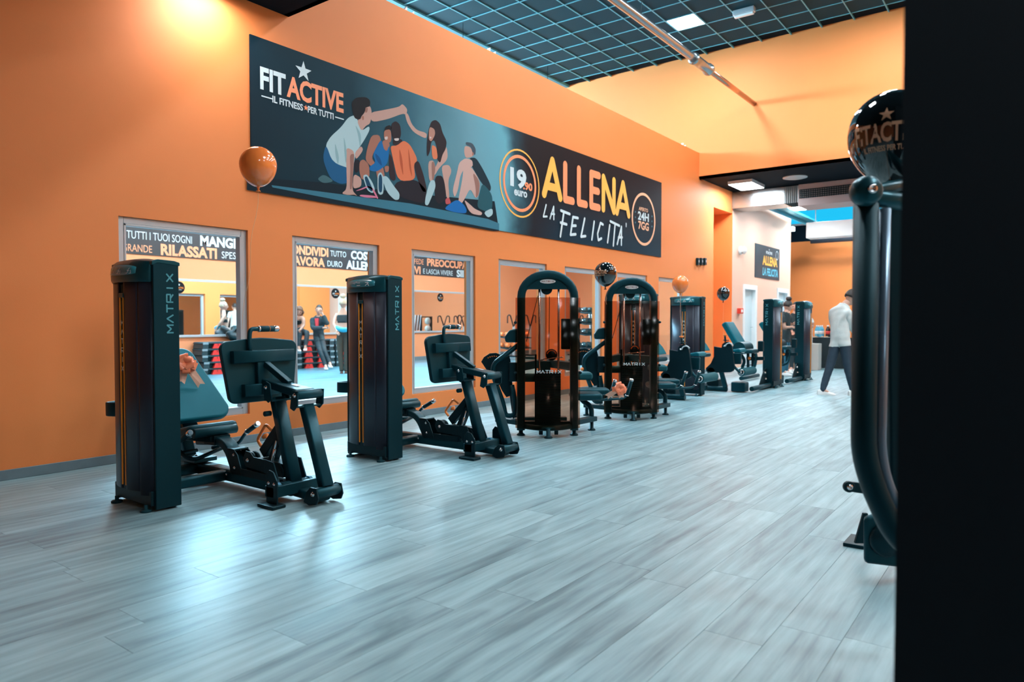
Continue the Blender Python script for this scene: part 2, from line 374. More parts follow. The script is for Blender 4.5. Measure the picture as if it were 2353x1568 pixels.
# back wall above the low rear ceiling, its niche wall beyond
struct('wall_back', MB().box(BACK, BACK + .15, -7.5, W0, SKYB, CEIL + .1).box(BACK, BACK + .15, W0, SB, TOPW - .6, CEIL + .1).box(BACK, 18.0, W1 - .19, W1, 0, 0.001), ORANGE)
NI = AX(1672, 600, 17.45).y + .35
MBw = MB(); MBw.box(BACK, 16.19, W0, W1, 0, SKYB).box(16.19, 17.45, NI, NI + .1, 0, 4).box(16.09, 16.19, W1, NI, 0, 4).box(16.19, 17.45, W0, NI + .1, 3.86, SKYB).box(17.45, 17.55, W0 + .002, NI + .1, 0, 3.86)
struct('wall_niche', MBw, ORANGE)
pw = MB(); D1, D2 = (18.26, 19.36), (21.18, 22.32)
for a, b, z in ((17.46, D1[0], 0), (D1[0], D1[1], 2.14), (D1[1], D2[0], 0), (D2[0], D2[1], 2.15), (D2[1], 22.55, 0)): pw.box(a, b, W0, W1, z, 4.40)
pw.box(22.45, 22.55, W1, 9, 0, 4.40); struct('wall_rear_left', pw, WHITE_BOUNCE)
for i, (a, b, zt) in enumerate(((*D1, 2.14), (*D2, 2.15))):
    f = MB(); f.box(a, a + .12, W0 - .02, W1, 0, zt).box(b - .12, b, W0 - .02, W1, 0, zt).box(a + .12, b - .12, W0 - .02, W1, zt - .12, zt)
    d = struct('door_%d' % (i + 1), f, WHITEM, bevel=.005)
    MB().box(a + .12, b - .12, W0 + .09, W0 + .13, .01, zt - .12).build('door_leaf', mat('pale_blue_door', (.62, .76, .80), .45), d, .004)
    hb = MB(); hb.tube(bend([(b - .2, W0 + .09, 1.02), (b - .2, W0 + .03, 1.02), (b - .32, W0 + .03, 1.02)], .02), .01, 8); hb.build('door_handle', CHROME, d)
FZ1, FZ2 = AX(1900, 552, 25.5).z, AX(1900, 512, 25.5).z
struct('wall_far', MB().box(25.5, 25.6, -7.5, 9, 0, FZ1), ORANGE)
struct('wall_far_upper', MB().box(25.5, 25.6, -7.5, 9, FZ1, FZ2).box(19.6, 22.55, W0, W1, 4.40, 5.3), BLACKP)
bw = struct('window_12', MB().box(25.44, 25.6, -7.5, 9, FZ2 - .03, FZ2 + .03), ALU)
MB().box(25.5, 25.55, -7.5, 9, FZ2 + .03, 5.3).build('pane', emis('blue_lit_glow', (.01, .33, .55), .75), bw)  # glowing strip imitates blue light on the far upper surface, not a real window
struct('wall_right', MB().box(-5, 27, -7.6, -7.5, 0, 7.2), ORANGE)
struct('wall_behind', MB().box(-5.1, -5, -7.6, SB + .1, 0, LOW + .2), ORANGE)
# ceilings
struct('ceiling_low_front', MB().box(-5, 4.5, -7.5, W0, LOW, LOW + .045).box(4.44, 4.5, -7.5, W0, LOW, CEIL).box(4.44, 4.5, W0, SB, TOPW - .3, CEIL), BLACKP)
struct('ceiling_low_rear', MB().box(BACK, 19.6, -7.5, W0, SKYB, SKYB + .04).box(19.6, 25.6, -7.5, 9, 5.2, 5.3).box(19.55, 19.6, -7.5, W0, SKYB, 5.2), BLACKP)
cb = MB().box(4.5, BACK, -7.5, SB, CEIL + .03, CEIL + .12); ceil = struct('ceiling', cb, BLACKP)
MB().box(4.5, BACK, 9.66, SB, CEIL - .02, CEIL + .03).build('ceiling_border', BAND, ceil)
T = .6; tm = MB().box(.012, T - .012, .012, T - .012, CEIL + .006, CEIL + .02).mesh('ceiling_tile', [TILE])
gx = BACK + .23; gy = 9.66
light_cells = {(int(round((gx - 13.73) / T)) - 0, int((gy - 6.08) / T))}
tiles = []; gridb = MB()
for i in range(1, 19):
    for j in range(29):
        x0 = gx - (i + 1) * T; y0 = gy - (j + 1) * T
        if x0 < 4.5: continue
        c = V((x0 + T / 2, y0 + T / 2, CEIL)) - V((0, 0, CAMH)); d = c.dot(FW); u = CX + FPX * c.dot(RT) / d; vv = CY - FPX * c.dot(UP) / d
        vis = d > .5 and 750 < u < 2150 and -60 < vv
        tiles.append((0 if vis else 1, d, i, j, x0, y0))
tiles.sort()
LAMPC = {(3, 6), (3, 12), (3, 17), (3, 22), (8, 6), (8, 12), (8, 17), (8, 22), (13, 6), (13, 12), (13, 17), (13, 22)}
rest = MB()
for k, (nv, d, i, j, x0, y0) in enumerate(tiles):
    if (i, j) in LAMPC: continue
    if nv == 0 and k < 300:
        o = place('ceiling_tile', tm, ceil); o.location = (x0, y0, 0)
    else: rest.box(x0 + .012, x0 + T - .012, y0 + .012, y0 + T - .012, CEIL + .006, CEIL + .02)
o = rest.build('tile_field', TILE, ceil); o['kind'] = 'stuff'
for i in range(1, 19): gridb.box(gx - i * T - .011, gx - i * T + .011, gy - 29 * T, gy, CEIL - .004, CEIL + .03)
for j in range(30): gridb.box(4.5, BACK, gy - j * T - .011, gy - j * T + .011, CEIL - .0045, CEIL + .03)
o = gridb.build('grid_rail', GRID, ceil); o['kind'] = 'stuff'
LED = emis('led_panel_light', (.84, .95, 1.), PANEL_W)
n = 0
for (i, j) in sorted(LAMPC):
    x0, y0 = gx - (i + 1) * T, gy - (j + 1) * T
    r = empty('ceiling_light', (x0, y0, CEIL), 'square recessed LED panel glowing white in the black tile ceiling' if (i, j) == (3, 6) else 'square recessed LED panel out of view in the black tile ceiling', 'ceiling light', 'recessed ceiling panels')
    f = MB(); f.box(x0 + .012, x0 + T - .012, y0 + .012, y0 + .03, CEIL, CEIL + .02).box(x0 + .012, x0 + T - .012, y0 + T - .03, y0 + T - .012, CEIL, CEIL + .02).box(x0 + .012, x0 + .03, y0 + .03, y0 + T - .03, CEIL, CEIL + .02).box(x0 + T - .03, x0 + T - .012, y0 + .03, y0 + T - .03, CEIL, CEIL + .02)
    f.build('frame', WHITEM, r); MB().box(x0 + .03, x0 + T - .03, y0 + .03, y0 + T - .03, CEIL + .004, CEIL + .012).build('diffuser', LED, r)
LEDL = emis('led_lamp_light', (.88, .96, 1.), LAMP_W)
def square_lamp(x0, x1, y0, y1, z, label, group='surface ceiling lamps', m=None):
    r = empty('ceiling_light', (x0, y0, z), label, 'ceiling light', group)
    MB().box(x0, x1, y0, y1, z - .075, z).build('housing', WHITEM, r, .004)
    MB().box(x0 + .02, x1 - .02, y0 + .02, y1 - .02, z - .08, z - .0755).build('diffuser', m or LEDL, r); return r
square_lamp(16.05, 16.95, 5.28, 5.84, SKYB, 'white surface lamp under the black rear ceiling beside the duct')
square_lamp(18.65, 19.3, 4.66, 5.26, SKYB - .25, 'white lamp hanging beyond the grille unit at the back')
for k, (x, y) in enumerate(((3.3, 5.62), (3.2, 1.6), (3.0, -1.8), (.3, -1.0), (.3, -4.4))):
    square_lamp(x, x + .5, y, y + .5, LOW, 'white surface lamp under the low front ceiling above the camera', 'lamps above the camera', emis('wall_side_lamp', (.95, .96, 1.), LAMP_W * .62) if k == 0 else emis('front_lamp', (.86, .96, 1.), LAMP_W * 1.35))
for k, (x, y) in enumerate(((17, 1), (17, -3))):
    square_lamp(x, x + .6, y, y + .6, SKYB, 'white surface lamp under the rear ceiling out of view on the right', 'lamps out of view at the rear')
# ---- studio behind the partition
sf = MB().box(-5, 22.4, W1, SB + .2, -.12, .06); stf = struct('floor_studio', sf, SUBF)
SFM = PLANK
x = 2.; sp = MB()
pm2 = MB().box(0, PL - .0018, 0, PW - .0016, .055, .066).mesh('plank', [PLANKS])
cnt = 0; rest = MB()
for r in range(35):
    y = SB - (r + 1) * PW; x = 2 - random.random() * PL
    if y < W1: break
    while x < 22:
        if cnt < 300 and 5 < x < 19 and y > 8.2:
            o = place('plank', pm2, stf); o.location = (x, y, 0); cnt += 1
        else: rest.box(x, x + PL - .0018, y, y + PW - .0016, .055, .066)
        x += PL
o = rest.build('plank_field', PLANKS, stf); o['kind'] = 'stuff'
CW = MB(); CW.box(-5, 22.6, SB, SB + .15, 0, 5.6).box(-5, 22.6, SB, SB + .15, 6.8, CEIL + .2).box(-5, 5, SB, SB + .15, 5.6, 6.8).box(14.6, 22.6, SB, SB + .15, 5.6, 6.8)
ORANGE_LIT = mat('orange_paint_lit', (.88, .33, .15), .62, bump=.05, bscale=140)  # same orange wall paint, brighter to stand in for stronger studio light
struct('wall_studio', CW, ORANGE_LIT)
struct('wall_studio_end', MB().box(22.0, 22.1, W1, SB, 0, 5.4), ORANGE_LIT)
struct('ceiling_studio_rear', MB().box(BACK, 22.1, W1, SB, 4.35, 4.4), mat('studio_ceiling', (.5, .3, .2), .7))
struct('baseboard_studio', MB().box(-5, 22, SB - .015, SB, .06, .17), SKIRT)
DAY = emis('daylight_pane', (.42, .80, 1.), DAY_W)
for k in range(4):
    a = 5 + k * 2.4
    f = MB().box(a, a + .06, SB, SB + .1, 5.6, 6.8).box(a + 2.34, a + 2.4, SB, SB + .1, 5.6, 6.8).box(a, a + 2.4, SB, SB + .1, 5.6, 5.66).box(a, a + 2.4, SB, SB + .1, 6.74, 6.8)
    wi = struct('window_%d' % (8 + k), f, ALU)
    MB().box(a + .06, a + 2.34, SB + .04, SB + .05, 5.66, 6.74).build('pane', DAY, wi)
LEDS = emis('studio_lamp_light', (.80, .93, 1.), LAMP_W * 2.0)
for k, (x, y) in enumerate(((6, 12), (9, 12), (12, 12), (7.5, 9), (10.5, 9), (13.5, 9), (16.5, 11), (19, 9))):
    z = 4.6 if x < 15 else 4.35
    r = square_lamp(x, x + .6, y, y + .6, z, 'white pendant lamp in the studio out of view', 'studio lamps', LEDS)
    if x < 15:
        MB().tube([(x + .3, y + .3, z), (x + .3, y + .3, CEIL)], .006, 6).build('cord', METALD, r)
# mirror on the studio wall with its aluminium edging
mz0, mz1, mx0, mx1 = .90, 2.02, 3.5, 17.6
mr = empty('wall_mirror', (mx0, SB - .03, mz0), 'long wall mirror with aluminium edging behind the studio step platforms', 'mirror')
MB().box(mx0, mx1, SB - .03, SB - .005, mz0, mz1).build('glass', MIRROR, mr)
MB().box(mx0, mx1, SB - .045, SB, mz0 - .05, mz0).box(mx0, mx1, SB - .045, SB, mz1, mz1 + .05).build('edging', ALU, mr, .003)
# discs on the mirror
for k, px in enumerate(((412, 662), (772, 680), (1013, 681))):
    p = AY(px[0], px[1], SB - .05); z = 1.885
    c = V((p.x, SB - .034, z)); r = empty('round_sticker', c, ['round black logo sticker on the mirror seen beside the first weight tower', 'round black logo sticker on the mirror seen through the second window', 'round black logo sticker on the mirror seen through the third window'][k], 'sticker', 'round stickers on the mirror')
    MB().lathe([(.125, 0), (.125, .003)], c, (0, -1, 0), 28).build('disc', NAVY, r)
    mb = MB(); star(mb, c + V((0, -.005, .055)), (1, 0, 0), (0, 0, 1), .028); text(mb, 'FIT', c + V((-.095, -.005, -.03)), (1, 0, 0), (0, 0, 1), .07, .042, .02); mb.build('lettering', LTXT, r)
    mb = MB(); text(mb, 'ACTIVE', c + V((-.02, -.005, -.03)), (1, 0, 0), (0, 0, 1), .115, .042, .02); mb.m = 1; mb.box(c.x - .06, c.x + .06, c.y - .005, c.y - .0045, c.z - .052, c.z - .045); mb.build('lettering', [ORPL, LTXT], r)
# word banner on the studio wall
BY = SB - .02
bx0, bx1, bz0, bz1 = 6.0, 17.75, AY(420, 592, BY).z, 4.0
bn = empty('word_banner', (bx0, BY, bz0), 'black banner with white and orange words high on the studio wall', 'banner')
MB().box(bx0, bx1, BY, SB - .003, bz0, bz1).build('panel', mat('perforated_banner', (.018, .030, .040), .35, bump=.3, bscale=90), bn)
EX, EZ = V((1, 0, 0)), V((0, 0, 1))
r1, r2 = AY(470, 566, BY).z, AY(375, 587, BY).z
wz, oz = MB(), MB()
def word(mb, t, u0, u1, z, h, bold): 
    a, b = AY(u0, 560, BY).x, AY(u1, 560, BY).x; text(mb, t, (a, BY - .003, z), EX, EZ, b - a, h, bold)
dr = r1 - r2
word(oz, 'DORMI BENE', 296, 392, r1 + dr - .0, .16, 0); word(oz, 'AIUTA', 413, 492, r1 + dr - .0, .22, .03)
word(oz, 'A', 262, 283, r1 + .02, .22, .03); word(wz, 'TUTTI I TUOI SOGNI', 291, 441, r1 + .025, .155, 0); word(wz, 'MANGIA', 460, 560, r1, .225, .04)
word(oz, 'GRANDE', 280, 349, r2 + .03, .145, 0); word(oz, 'RILASSATI', 369, 498, r2, .235, .04); word(wz, 'SPESSO', 509, 563, r2 + .03, .15, 0)
word(oz, 'CONDIVIDI', 656, 754, r1, .225, .04); word(wz, 'TUTTO', 759, 795, r1 + .03, .145, 0); word(wz, 'COSTRUISCI', 806, 905, r1, .225, .04)
word(oz, 'LAVORA', 665, 746, r2, .225, .04); word(wz, 'DURO', 752, 786, r2 + .03, .145, 0); word(wz, 'ALLENATI', 795, 880, r2, .225, .04)
word(oz, 'FEDE', 952, 973, r1 + .03, .145, 0); word(oz, 'PREOCCUPATI', 981, 1084, r1, .225, .04)
word(oz, 'VIVI', 936, 966, r2, .225, .04); word(wz, 'E LASCIA VIVERE', 972, 1040, r2 + .03, .145, 0); word(wz, 'SII', 1049, 1065, r2, .225, .04); word(oz, 'ONESTO', 1068, 1098, r2 + .03, .145, 0)
wz.build('lettering', LTXT, bn); oz.build('lettering', mat('peach_lettering', (.95, .36, .18), .5), bn)['label'] = 'orange words'

# ---- big banner on the partition
PY = W0 - .018
def banner_bg():
    m = bpy.data.materials.new('banner_print'); m.use_nodes = True; nt = m.node_tree; N = nt.nodes.new; L = nt.links.new
    b = nt.nodes['Principled BSDF']; b.inputs['Roughness'].default_value = .6; b.inputs['Specular IOR Level'].default_value = .15
    g = N('ShaderNodeNewGeometry'); sx = N('ShaderNodeSeparateXYZ'); L(g.outputs['Position'], sx.inputs[0])
    n = N('ShaderNodeTexNoise'); n.inputs['Scale'].default_value = 1.1; n.inputs['Detail'].default_value = 4; L(g.outputs['Position'], n.inputs['Vector'])
    a = N('ShaderNodeMath'); a.operation = 'MULTIPLY_ADD'; L(n.outputs['Fac'], a.inputs[0]); a.inputs[1].default_value = .9; L(sx.outputs[0], a.inputs[2])
    mr_ = N('ShaderNodeMapRange'); mr_.inputs[1].default_value = 4.4; mr_.inputs[2].default_value = 13.8; L(a.outputs[0], mr_.inputs[0])
    r = N('ShaderNodeValToRGB'); L(mr_.outputs[0], r.inputs[0]); e = r.color_ramp.elements
    e[0].position = 0; e[0].color = (*srgb(2, 32, 44), 1); e[1].position = 1; e[1].color = (*srgb(24, 28, 38), 1)
    for p, c in ((.14, (8, 54, 68)), (.24, (50, 98, 114)), (.36, (104, 152, 166)), (.44, (100, 164, 180)), (.475, (34, 66, 78)), (.51, (24, 18, 24)), (.8, (26, 21, 27))):
        k = e.new(p); k.color = (*srgb(*c), 1)
    # lower part of the right half turns to dark teal in the print
    mz = N('ShaderNodeMapRange'); mz.inputs[1].default_value = 3.3; mz.inputs[2].default_value = 2.6; L(sx.outputs[2], mz.inputs[0])
    mxr = N('ShaderNodeMapRange'); mxr.inputs[1].default_value = 8.6; mxr.inputs[2].default_value = 9.6; L(sx.outputs[0], mxr.inputs[0])
    mu = N('ShaderNodeMath'); mu.operation = 'MULTIPLY'; L(mz.outputs[0], mu.inputs[0]); L(mxr.outputs[0], mu.inputs[1])
    mx = N('ShaderNodeMix'); mx.data_type = 'RGBA'; L(mu.outputs[0], mx.inputs['Factor']); L(r.outputs[0], mx.inputs['A']); mx.inputs['B'].default_value = (*srgb(8, 44, 60), 1)
    L(mx.outputs['Result'], b.inputs['Base Color']); return m
bx0, bx1, bz0, bz1 = 4.045, 13.315, 2.48, 3.98
pn = empty('wall_banner', (bx0, PY, bz0), 'long printed banner with five seated athletes and large slogan above the windows', 'banner')
MB().box(bx0, bx1, PY, W0, bz0, bz1).build('panel', banner_bg(), pn)
def smooth_poly(P, it=2):
    for _ in range(it):
        Q = []
        for a, b in zip(P, P[1:] + P[:1]): Q += [(a[0] * .8 + b[0] * .2, a[1] * .8 + b[1] * .2), (a[0] * .2 + b[0] * .8, a[1] * .2 + b[1] * .8)]
        P = Q
    return P
def PF(name, polys, col, layer, k=3.92, ox=560, oy=80):
    c = srgb(*col); mm = mat('print_%d_%d_%d' % col, tuple(x * .85 for x in c), .6, spec=.15)
    for i_, P in enumerate(polys):
        if name != 'printed_floor': P = smooth_poly(P)
        MB().add([AY(ox + x / k, oy + y / k, PY - .0004 * layer - .00004 * i_) for x, y in P], [tuple(range(len(P)))]).build(name, mm, pn)
PF('printed_floor', [[(30, 1290), (300, 1300), (700, 1330), (1500, 1430), (2260, 1500), (2300, 1768), (2250, 1768), (1070, 1568), (30, 1398)]], (8, 34, 46), 1)
PF('printed_floor', [[(250, 1355), (900, 1440), (1500, 1520), (2200, 1660), (2300, 1700), (2300, 1760), (2000, 1700), (1480, 1605), (900, 1500), (260, 1375)]], (62, 126, 148), 2)
SK, SKD, DK = (206, 164, 152), (150, 100, 86), (24, 22, 28)
PF('printed_skin', [[(1090, 650), (1140, 640), (1155, 700), (1140, 800), (1100, 820), (1060, 870), (1020, 780), (1060, 730)], [(1140, 700), (1250, 680), (1400, 650), (1430, 620), (1475, 670), (1465, 720), (1430, 710), (1300, 760), (1150, 790)],
                 [(920, 1010), (1000, 1050), (990, 1180), (975, 1400), (1025, 1455), (1000, 1440), (940, 1445), (880, 1430), (930, 1390), (925, 1180)], [(990, 1250), (1060, 1290), (1060, 1370), (980, 1390)], [(1000, 1060), (1060, 1000), (1078, 1040), (1010, 1130)],
                 [(1450, 700), (1480, 710), (1510, 800), (1560, 860), (1650, 885), (1645, 940), (1530, 880), (1470, 790)], [(1790, 1000), (1830, 1010), (1840, 1120), (1760, 1200), (1720, 1270), (1700, 1240), (1750, 1150)],
                 [(1660, 1140), (1710, 1130), (1730, 1200), (1710, 1320), (1670, 1320)], [(1780, 1180), (1850, 1170), (1875, 1230), (1840, 1310), (1855, 1480), (1830, 1480), (1800, 1300)],
                 [(1990, 1000), (2040, 1010), (2070, 1070), (2060, 1100), (2000, 1112), (1985, 1060)]], SK, 4)
PF('printed_shirt', [[(940, 745), (1010, 720), (1060, 870), (1130, 820), (1135, 860), (1080, 960), (1010, 1060), (985, 1200), (880, 1215), (780, 1140), (735, 1000), (780, 920), (880, 830)]], (186, 216, 222), 3)
PF('printed_skin', [[(920, 1040), (1000, 1060), (990, 1180), (975, 1400), (1025, 1455), (1000, 1440), (940, 1445), (880, 1430), (930, 1390), (925, 1180)]], SK, 5)
PF('printed_hair', [[(970, 610), (1010, 565), (1100, 560), (1140, 590), (1138, 645), (1100, 655), (1090, 700), (1060, 735), (1050, 765), (1000, 755), (980, 690)], [(1270, 830), (1320, 810), (1335, 850), (1300, 872), (1270, 900)],
                 [(1330, 800), (1370, 775), (1410, 810), (1420, 900), (1395, 965), (1360, 975), (1330, 900)]], DK, 6)
PF('printed_shorts', [[(740, 980), (800, 1150), (980, 1215), (980, 1320), (880, 1350), (780, 1300), (710, 1120)]], (24, 96, 142), 4)
PF('printed_shoe', [[(660, 1300), (720, 1255), (820, 1320), (720, 1340)]], (70, 110, 118), 4)
PF('printed_skin', [[(1265, 860), (1325, 850), (1332, 960), (1290, 985), (1262, 930)], [(1150, 905), (1220, 900), (1240, 960), (1190, 1020), (1150, 1110), (1190, 1165), (1150, 1190), (1095, 1130), (1110, 1030)], [(1255, 940), (1320, 975), (1300, 1060), (1235, 1040)],
                 [(1045, 1140), (1080, 1120), (1130, 1170), (1135, 1290), (1060, 1310), (1040, 1220)], [(1180, 1160), (1220, 1140), (1250, 1170), (1275, 1290), (1210, 1330)], [(1265, 1185), (1310, 1180), (1305, 1235), (1275, 1240)]], (176, 118, 100), 7)
PF('printed_top', [[(1240, 930), (1262, 1030), (1290, 1050), (1312, 990), (1305, 1100), (1290, 1170), (1200, 1235), (1135, 1225), (1130, 1190), (1190, 1150), (1160, 1080)]], (16, 112, 176), 8)
PF('printed_shirt', [[(1320, 1000), (1380, 1000), (1440, 950), (1500, 990), (1570, 1130), (1530, 1165), (1550, 1310), (1390, 1320), (1340, 1100)]], (238, 128, 88), 8)
PF('printed_skin', [[(1530, 1160), (1575, 1130), (1620, 1260), (1655, 1410), (1610, 1420), (1560, 1280)], [(1310, 1060), (1338, 1110), (1375, 1300), (1350, 1320), (1310, 1290)], [(1345, 940), (1425, 940), (1430, 970), (1380, 1002), (1345, 990)]], (52, 38, 44), 7)
PF('printed_leggings', [[(1380, 1320), (1550, 1300), (1650, 1400), (1640, 1500), (1600, 1520), (1420, 1470), (1345, 1390)], [(1720, 1270), (1800, 1270), (1830, 1480), (1760, 1530), (1720, 1480)], [(990, 1130), (1050, 1125), (1040, 1230), (1000, 1250)]], (36, 34, 44), 7)
PF('printed_shoe', [[(1070, 1270), (1110, 1255), (1160, 1330), (1185, 1400), (1160, 1430), (1110, 1400)], [(1205, 1260), (1235, 1235), (1260, 1280), (1260, 1430), (1230, 1445), (1205, 1420)], [(1240, 1280), (1290, 1270), (1350, 1360), (1405, 1430), (1400, 1485), (1360, 1490), (1290, 1420)],
                 [(1680, 1310), (1720, 1310), (1730, 1370), (1690, 1470), (1660, 1540), (1630, 1530), (1640, 1450)], [(2160, 1600), (2240, 1560), (2245, 1620), (2200, 1650)]], (176, 208, 216), 9)
PF('printed_shoe', [[(1085, 1285), (1110, 1272), (1140, 1340), (1165, 1400), (1150, 1415), (1115, 1380)], [(1215, 1275), (1235, 1252), (1248, 1290), (1248, 1410), (1230, 1425), (1215, 1400)]], (16, 74, 104), 10)
PF('printed_rope', [[(1000, 1410), (1060, 1385), (1120, 1360), (1165, 1380), (1215, 1475), (1200, 1478), (1160, 1400), (1120, 1372), (1060, 1398)], [(1055, 1440), (1180, 1450), (1215, 1470), (1100, 1468), (1040, 1452)]], (226, 130, 160), 10)
PF('printed_hair', [[(1690, 780), (1730, 765), (1770, 800), (1790, 880), (1830, 960), (1820, 1030), (1790, 1080), (1770, 1160), (1740, 1120), (1740, 1020), (1720, 950), (1690, 960), (1680, 1050), (1650, 1110), (1650, 960), (1670, 840)], [(1330, 800), (1370, 775), (1410, 810), (1420, 900), (1395, 965), (1360, 975), (1330, 900)]], (44, 34, 40), 8)
PF('printed_skin', [[(1672, 825), (1720, 850), (1725, 900), (1690, 965), (1665, 940)]], (190, 140, 124), 9)
PF('printed_top', [[(1690, 990), (1735, 1010), (1750, 1120), (1700, 1120)]], (232, 134, 96), 9)
PF('printed_hair', [[(2000, 965), (2060, 975), (2092, 1030), (2085, 1090), (2060, 1060), (2045, 1010), (2000, 992)]], (70, 86, 98), 5)
PF('printed_shirt', [[(2030, 1110), (2090, 1105), (2150, 1200), (2230, 1360), (2220, 1420), (2150, 1350), (2050, 1180)]], (18, 48, 60), 5)
PF('printed_skin', [[(1940, 1150), (2000, 1110), (2060, 1130), (2065, 1190), (1990, 1200), (1950, 1270), (1930, 1400), (1900, 1470), (1880, 1400), (1920, 1250)], [(1980, 1190), (2050, 1185), (2130, 1320), (2120, 1440), (2090, 1480), (2040, 1380), (1990, 1480), (1950, 1540), (1930, 1500), (1970, 1300)], [(1980, 1480), (2040, 1530), (2080, 1568), (2150, 1600), (2140, 1630), (2040, 1610)]], (214, 176, 166), 6)
PF('printed_shorts', [[(2150, 1330), (2240, 1440), (2240, 1568), (2200, 1600), (2100, 1560), (2120, 1440)]], (34, 92, 104), 7)
PF('printed_shoe', [[(1820, 1550), (1920, 1480), (1985, 1530), (2010, 1580), (2000, 1612), (1900, 1600), (1815, 1575)]], (16, 112, 186), 8)
PF('printed_shoe', [[(1815, 1480), (1850, 1465), (1870, 1520), (1820, 1530)]], (206, 92, 96), 8)
PF('printed_smile', [[(1352, 935), (1400, 930), (1395, 955), (1362, 955)], [(1268, 920), (1300, 915), (1295, 945), (1272, 945)], [(1674, 915), (1695, 925), (1680, 940)]], (225, 205, 200), 10)
PF('printed_fold', [[(1000, 800), (1060, 900), (1050, 1040), (1030, 900)], [(900, 900), (930, 1050), (920, 1180), (905, 1040)], [(820, 960), (860, 1100), (850, 1180), (825, 1080)]], (150, 188, 196), 5)
PF('printed_fold', [[(1400, 1010), (1430, 1120), (1440, 1290), (1405, 1150)], [(1480, 1000), (1500, 1120), (1520, 1300), (1490, 1200)]], (196, 92, 60), 9)
PF('printed_fold', [[(1180, 1060), (1230, 1110), (1250, 1190), (1200, 1140)]], (10, 84, 140), 9)
PF('printed_ear', [[(1062, 738), (1080, 728), (1085, 762), (1070, 772)], [(2058, 1058), (2072, 1062), (2070, 1090), (2058, 1088)]], (178, 120, 104), 8)
PF('printed_shade', [[(955, 1080), (1000, 1070), (988, 1180), (975, 1390), (955, 1395), (962, 1200)], [(2060, 1230), (2128, 1325), (2118, 1440), (2092, 1475), (2090, 1380)], [(1690, 1150), (1712, 1140), (1728, 1200), (1710, 1310), (1698, 1310)], [(1098, 650), (1120, 660), (1112, 700), (1092, 702)]], (160, 116, 106), 8)
# banner lettering
WH, PE, YE = MB(), MB(), MB()
def px_text(mb, t, u0, u1, za, zb, bold=0., shear=0., L=3):
    a, b = AY(u0, 400, PY).x, AY(u1, 400, PY).x; text(mb, t, (a, PY - .0012 * L, za), EX, EZ, b - a, zb - za, bold, shear)
zt, zb = AY(599.5, 153, PY).z, AY(599.5, 205, PY).z
px_text(WH, 'FIT', 599.5, 658, zb, zt, .035); px_text(PE, 'ACTIVE', 660, 790, zb, zt, .035)
s0 = AY(697, 164, PY); star(WH, (s0.x, PY - .004, s0.z), EX, EZ, .105)
z1, z0 = AY(627, 220, PY).z, AY(627, 236, PY).z
px_text(WH, 'IL FITNESS', 627, 697, z0, z1, .03); px_text(WH, 'PER TUTTI', 708, 767, z0, z1, .03)
s0 = AY(702.5, 248, PY); star(PE, (s0.x, PY - .004, s0.z), EX, EZ, .033)
for u0, u1 in ((600, 625), (769, 789)):
    a, b = AY(u0, 200, PY).x, AY(u1, 200, PY).x; WH.flat([(a, (z0 + z1) / 2 - .006), (b, (z0 + z1) / 2 - .006), (b, (z0 + z1) / 2 + .006), (a, (z0 + z1) / 2 + .006)], (0, PY - .004, 0), EX, EZ)
c = AY(1192.6, 421.5, PY); xr = (AY(1239, 421, PY).x - AY(1147, 421, PY).x) / 2; c.x = (AY(1239, 421, PY).x + AY(1147, 421, PY).x) / 2; o_ = V((c.x, PY - .004, c.z))
YEC = mat('amber_lettering', (1., .48, .08), .5)
ring(YE, o_, EX, EZ, xr * .95, xr); ring(PE, o_, EX, EZ, xr * .74, xr * .83)
px_text(WH, '19', 1172, 1209, c.z - .075, c.z + .21, .045); px_text(PE, '.90', 1202, 1223, c.z - .075, c.z + .045, .04); px_text(WH, 'euro', 1181, 1211, c.z - .19, c.z - .10, .035)
ax0, ax1 = AY(1250, 430, PY).x, AY(1441, 430, PY).x; zA0, zA1 = AY(1250, 446, PY).z, AY(1268, 369, PY).z
LW = (ax1 - ax0) / 6.3; hA = zA1 - zA0
AL = {'A': [[(0, 0), (.42, 1), (.84, 0)], [(.14, .25), (.70, .25)]], 'L': [[(.1, 1), (.1, 0), (.52, 0)]], 'E': [[(.58, 1), (.1, 1), (.1, 0), (.58, 0)], [(.1, .5), (.52, .5)]], 'N': [[(.1, 0), (.1, 1), (.8, 0), (.8, 1)]]}
for i, ch in enumerate('ALLENA'):
    xx = ax0 + [0, 1.2, 2.12, 3.0, 3.92, 5.12][i] * LW * 1.05
    for st in AL[ch]: (YE if ch in 'AN' else PE).stroke([(px * LW * 1.25, py * hA) for px, py in st], .125, (xx, PY - .0038 - .0001 * i, zA0), EX, EZ, n=8)
# brush lettering
FE = {'L': [[(.35, 1), (.05, .05), (.6, .12)]], 'A': [[(0, 0), (.45, 1), (.6, 0)], [(.1, .38), (.65, .42)]], 'F': [[(.3, .95), (.12, 0)], [(0, .98), (.9, .92)], [(.05, .52), (.65, .5)]], 'E': [[(.8, .95), (.2, .95), (.05, .05), (.65, .12)], [(.1, .5), (.6, .55)]],
      'I': [[(.2, .95), (.05, 0)]], 'C': [[(.7, .9), (.35, .95), (.05, .35), (.2, .03), (.6, .15)]], 'T': [[(.35, .95), (.3, 0)], [(-.25, 1), (.9, .9)]]}
def brush(word_, px, zb_, hh, ww):
    for i, ch in enumerate(word_):
        xx = AY(px[i], 500, PY).x
        for k, st in enumerate(FE[ch]): WH.stroke([(a * ww + b * hh * .12, b * hh) for a, b in st], .045 if hh > .3 else .03, (xx, PY - .005, zb_), EX, EZ, n=4)
zF = AY(1440, 554, PY).z
brush('LA', (1247, 1263), AY(1250, 500, PY).z, .20, .18)
brush('ELICIA', (1309, 1333, 1358, 1370, 1394, 1417), AY(1282, 540, PY).z + .02, .33, .26)
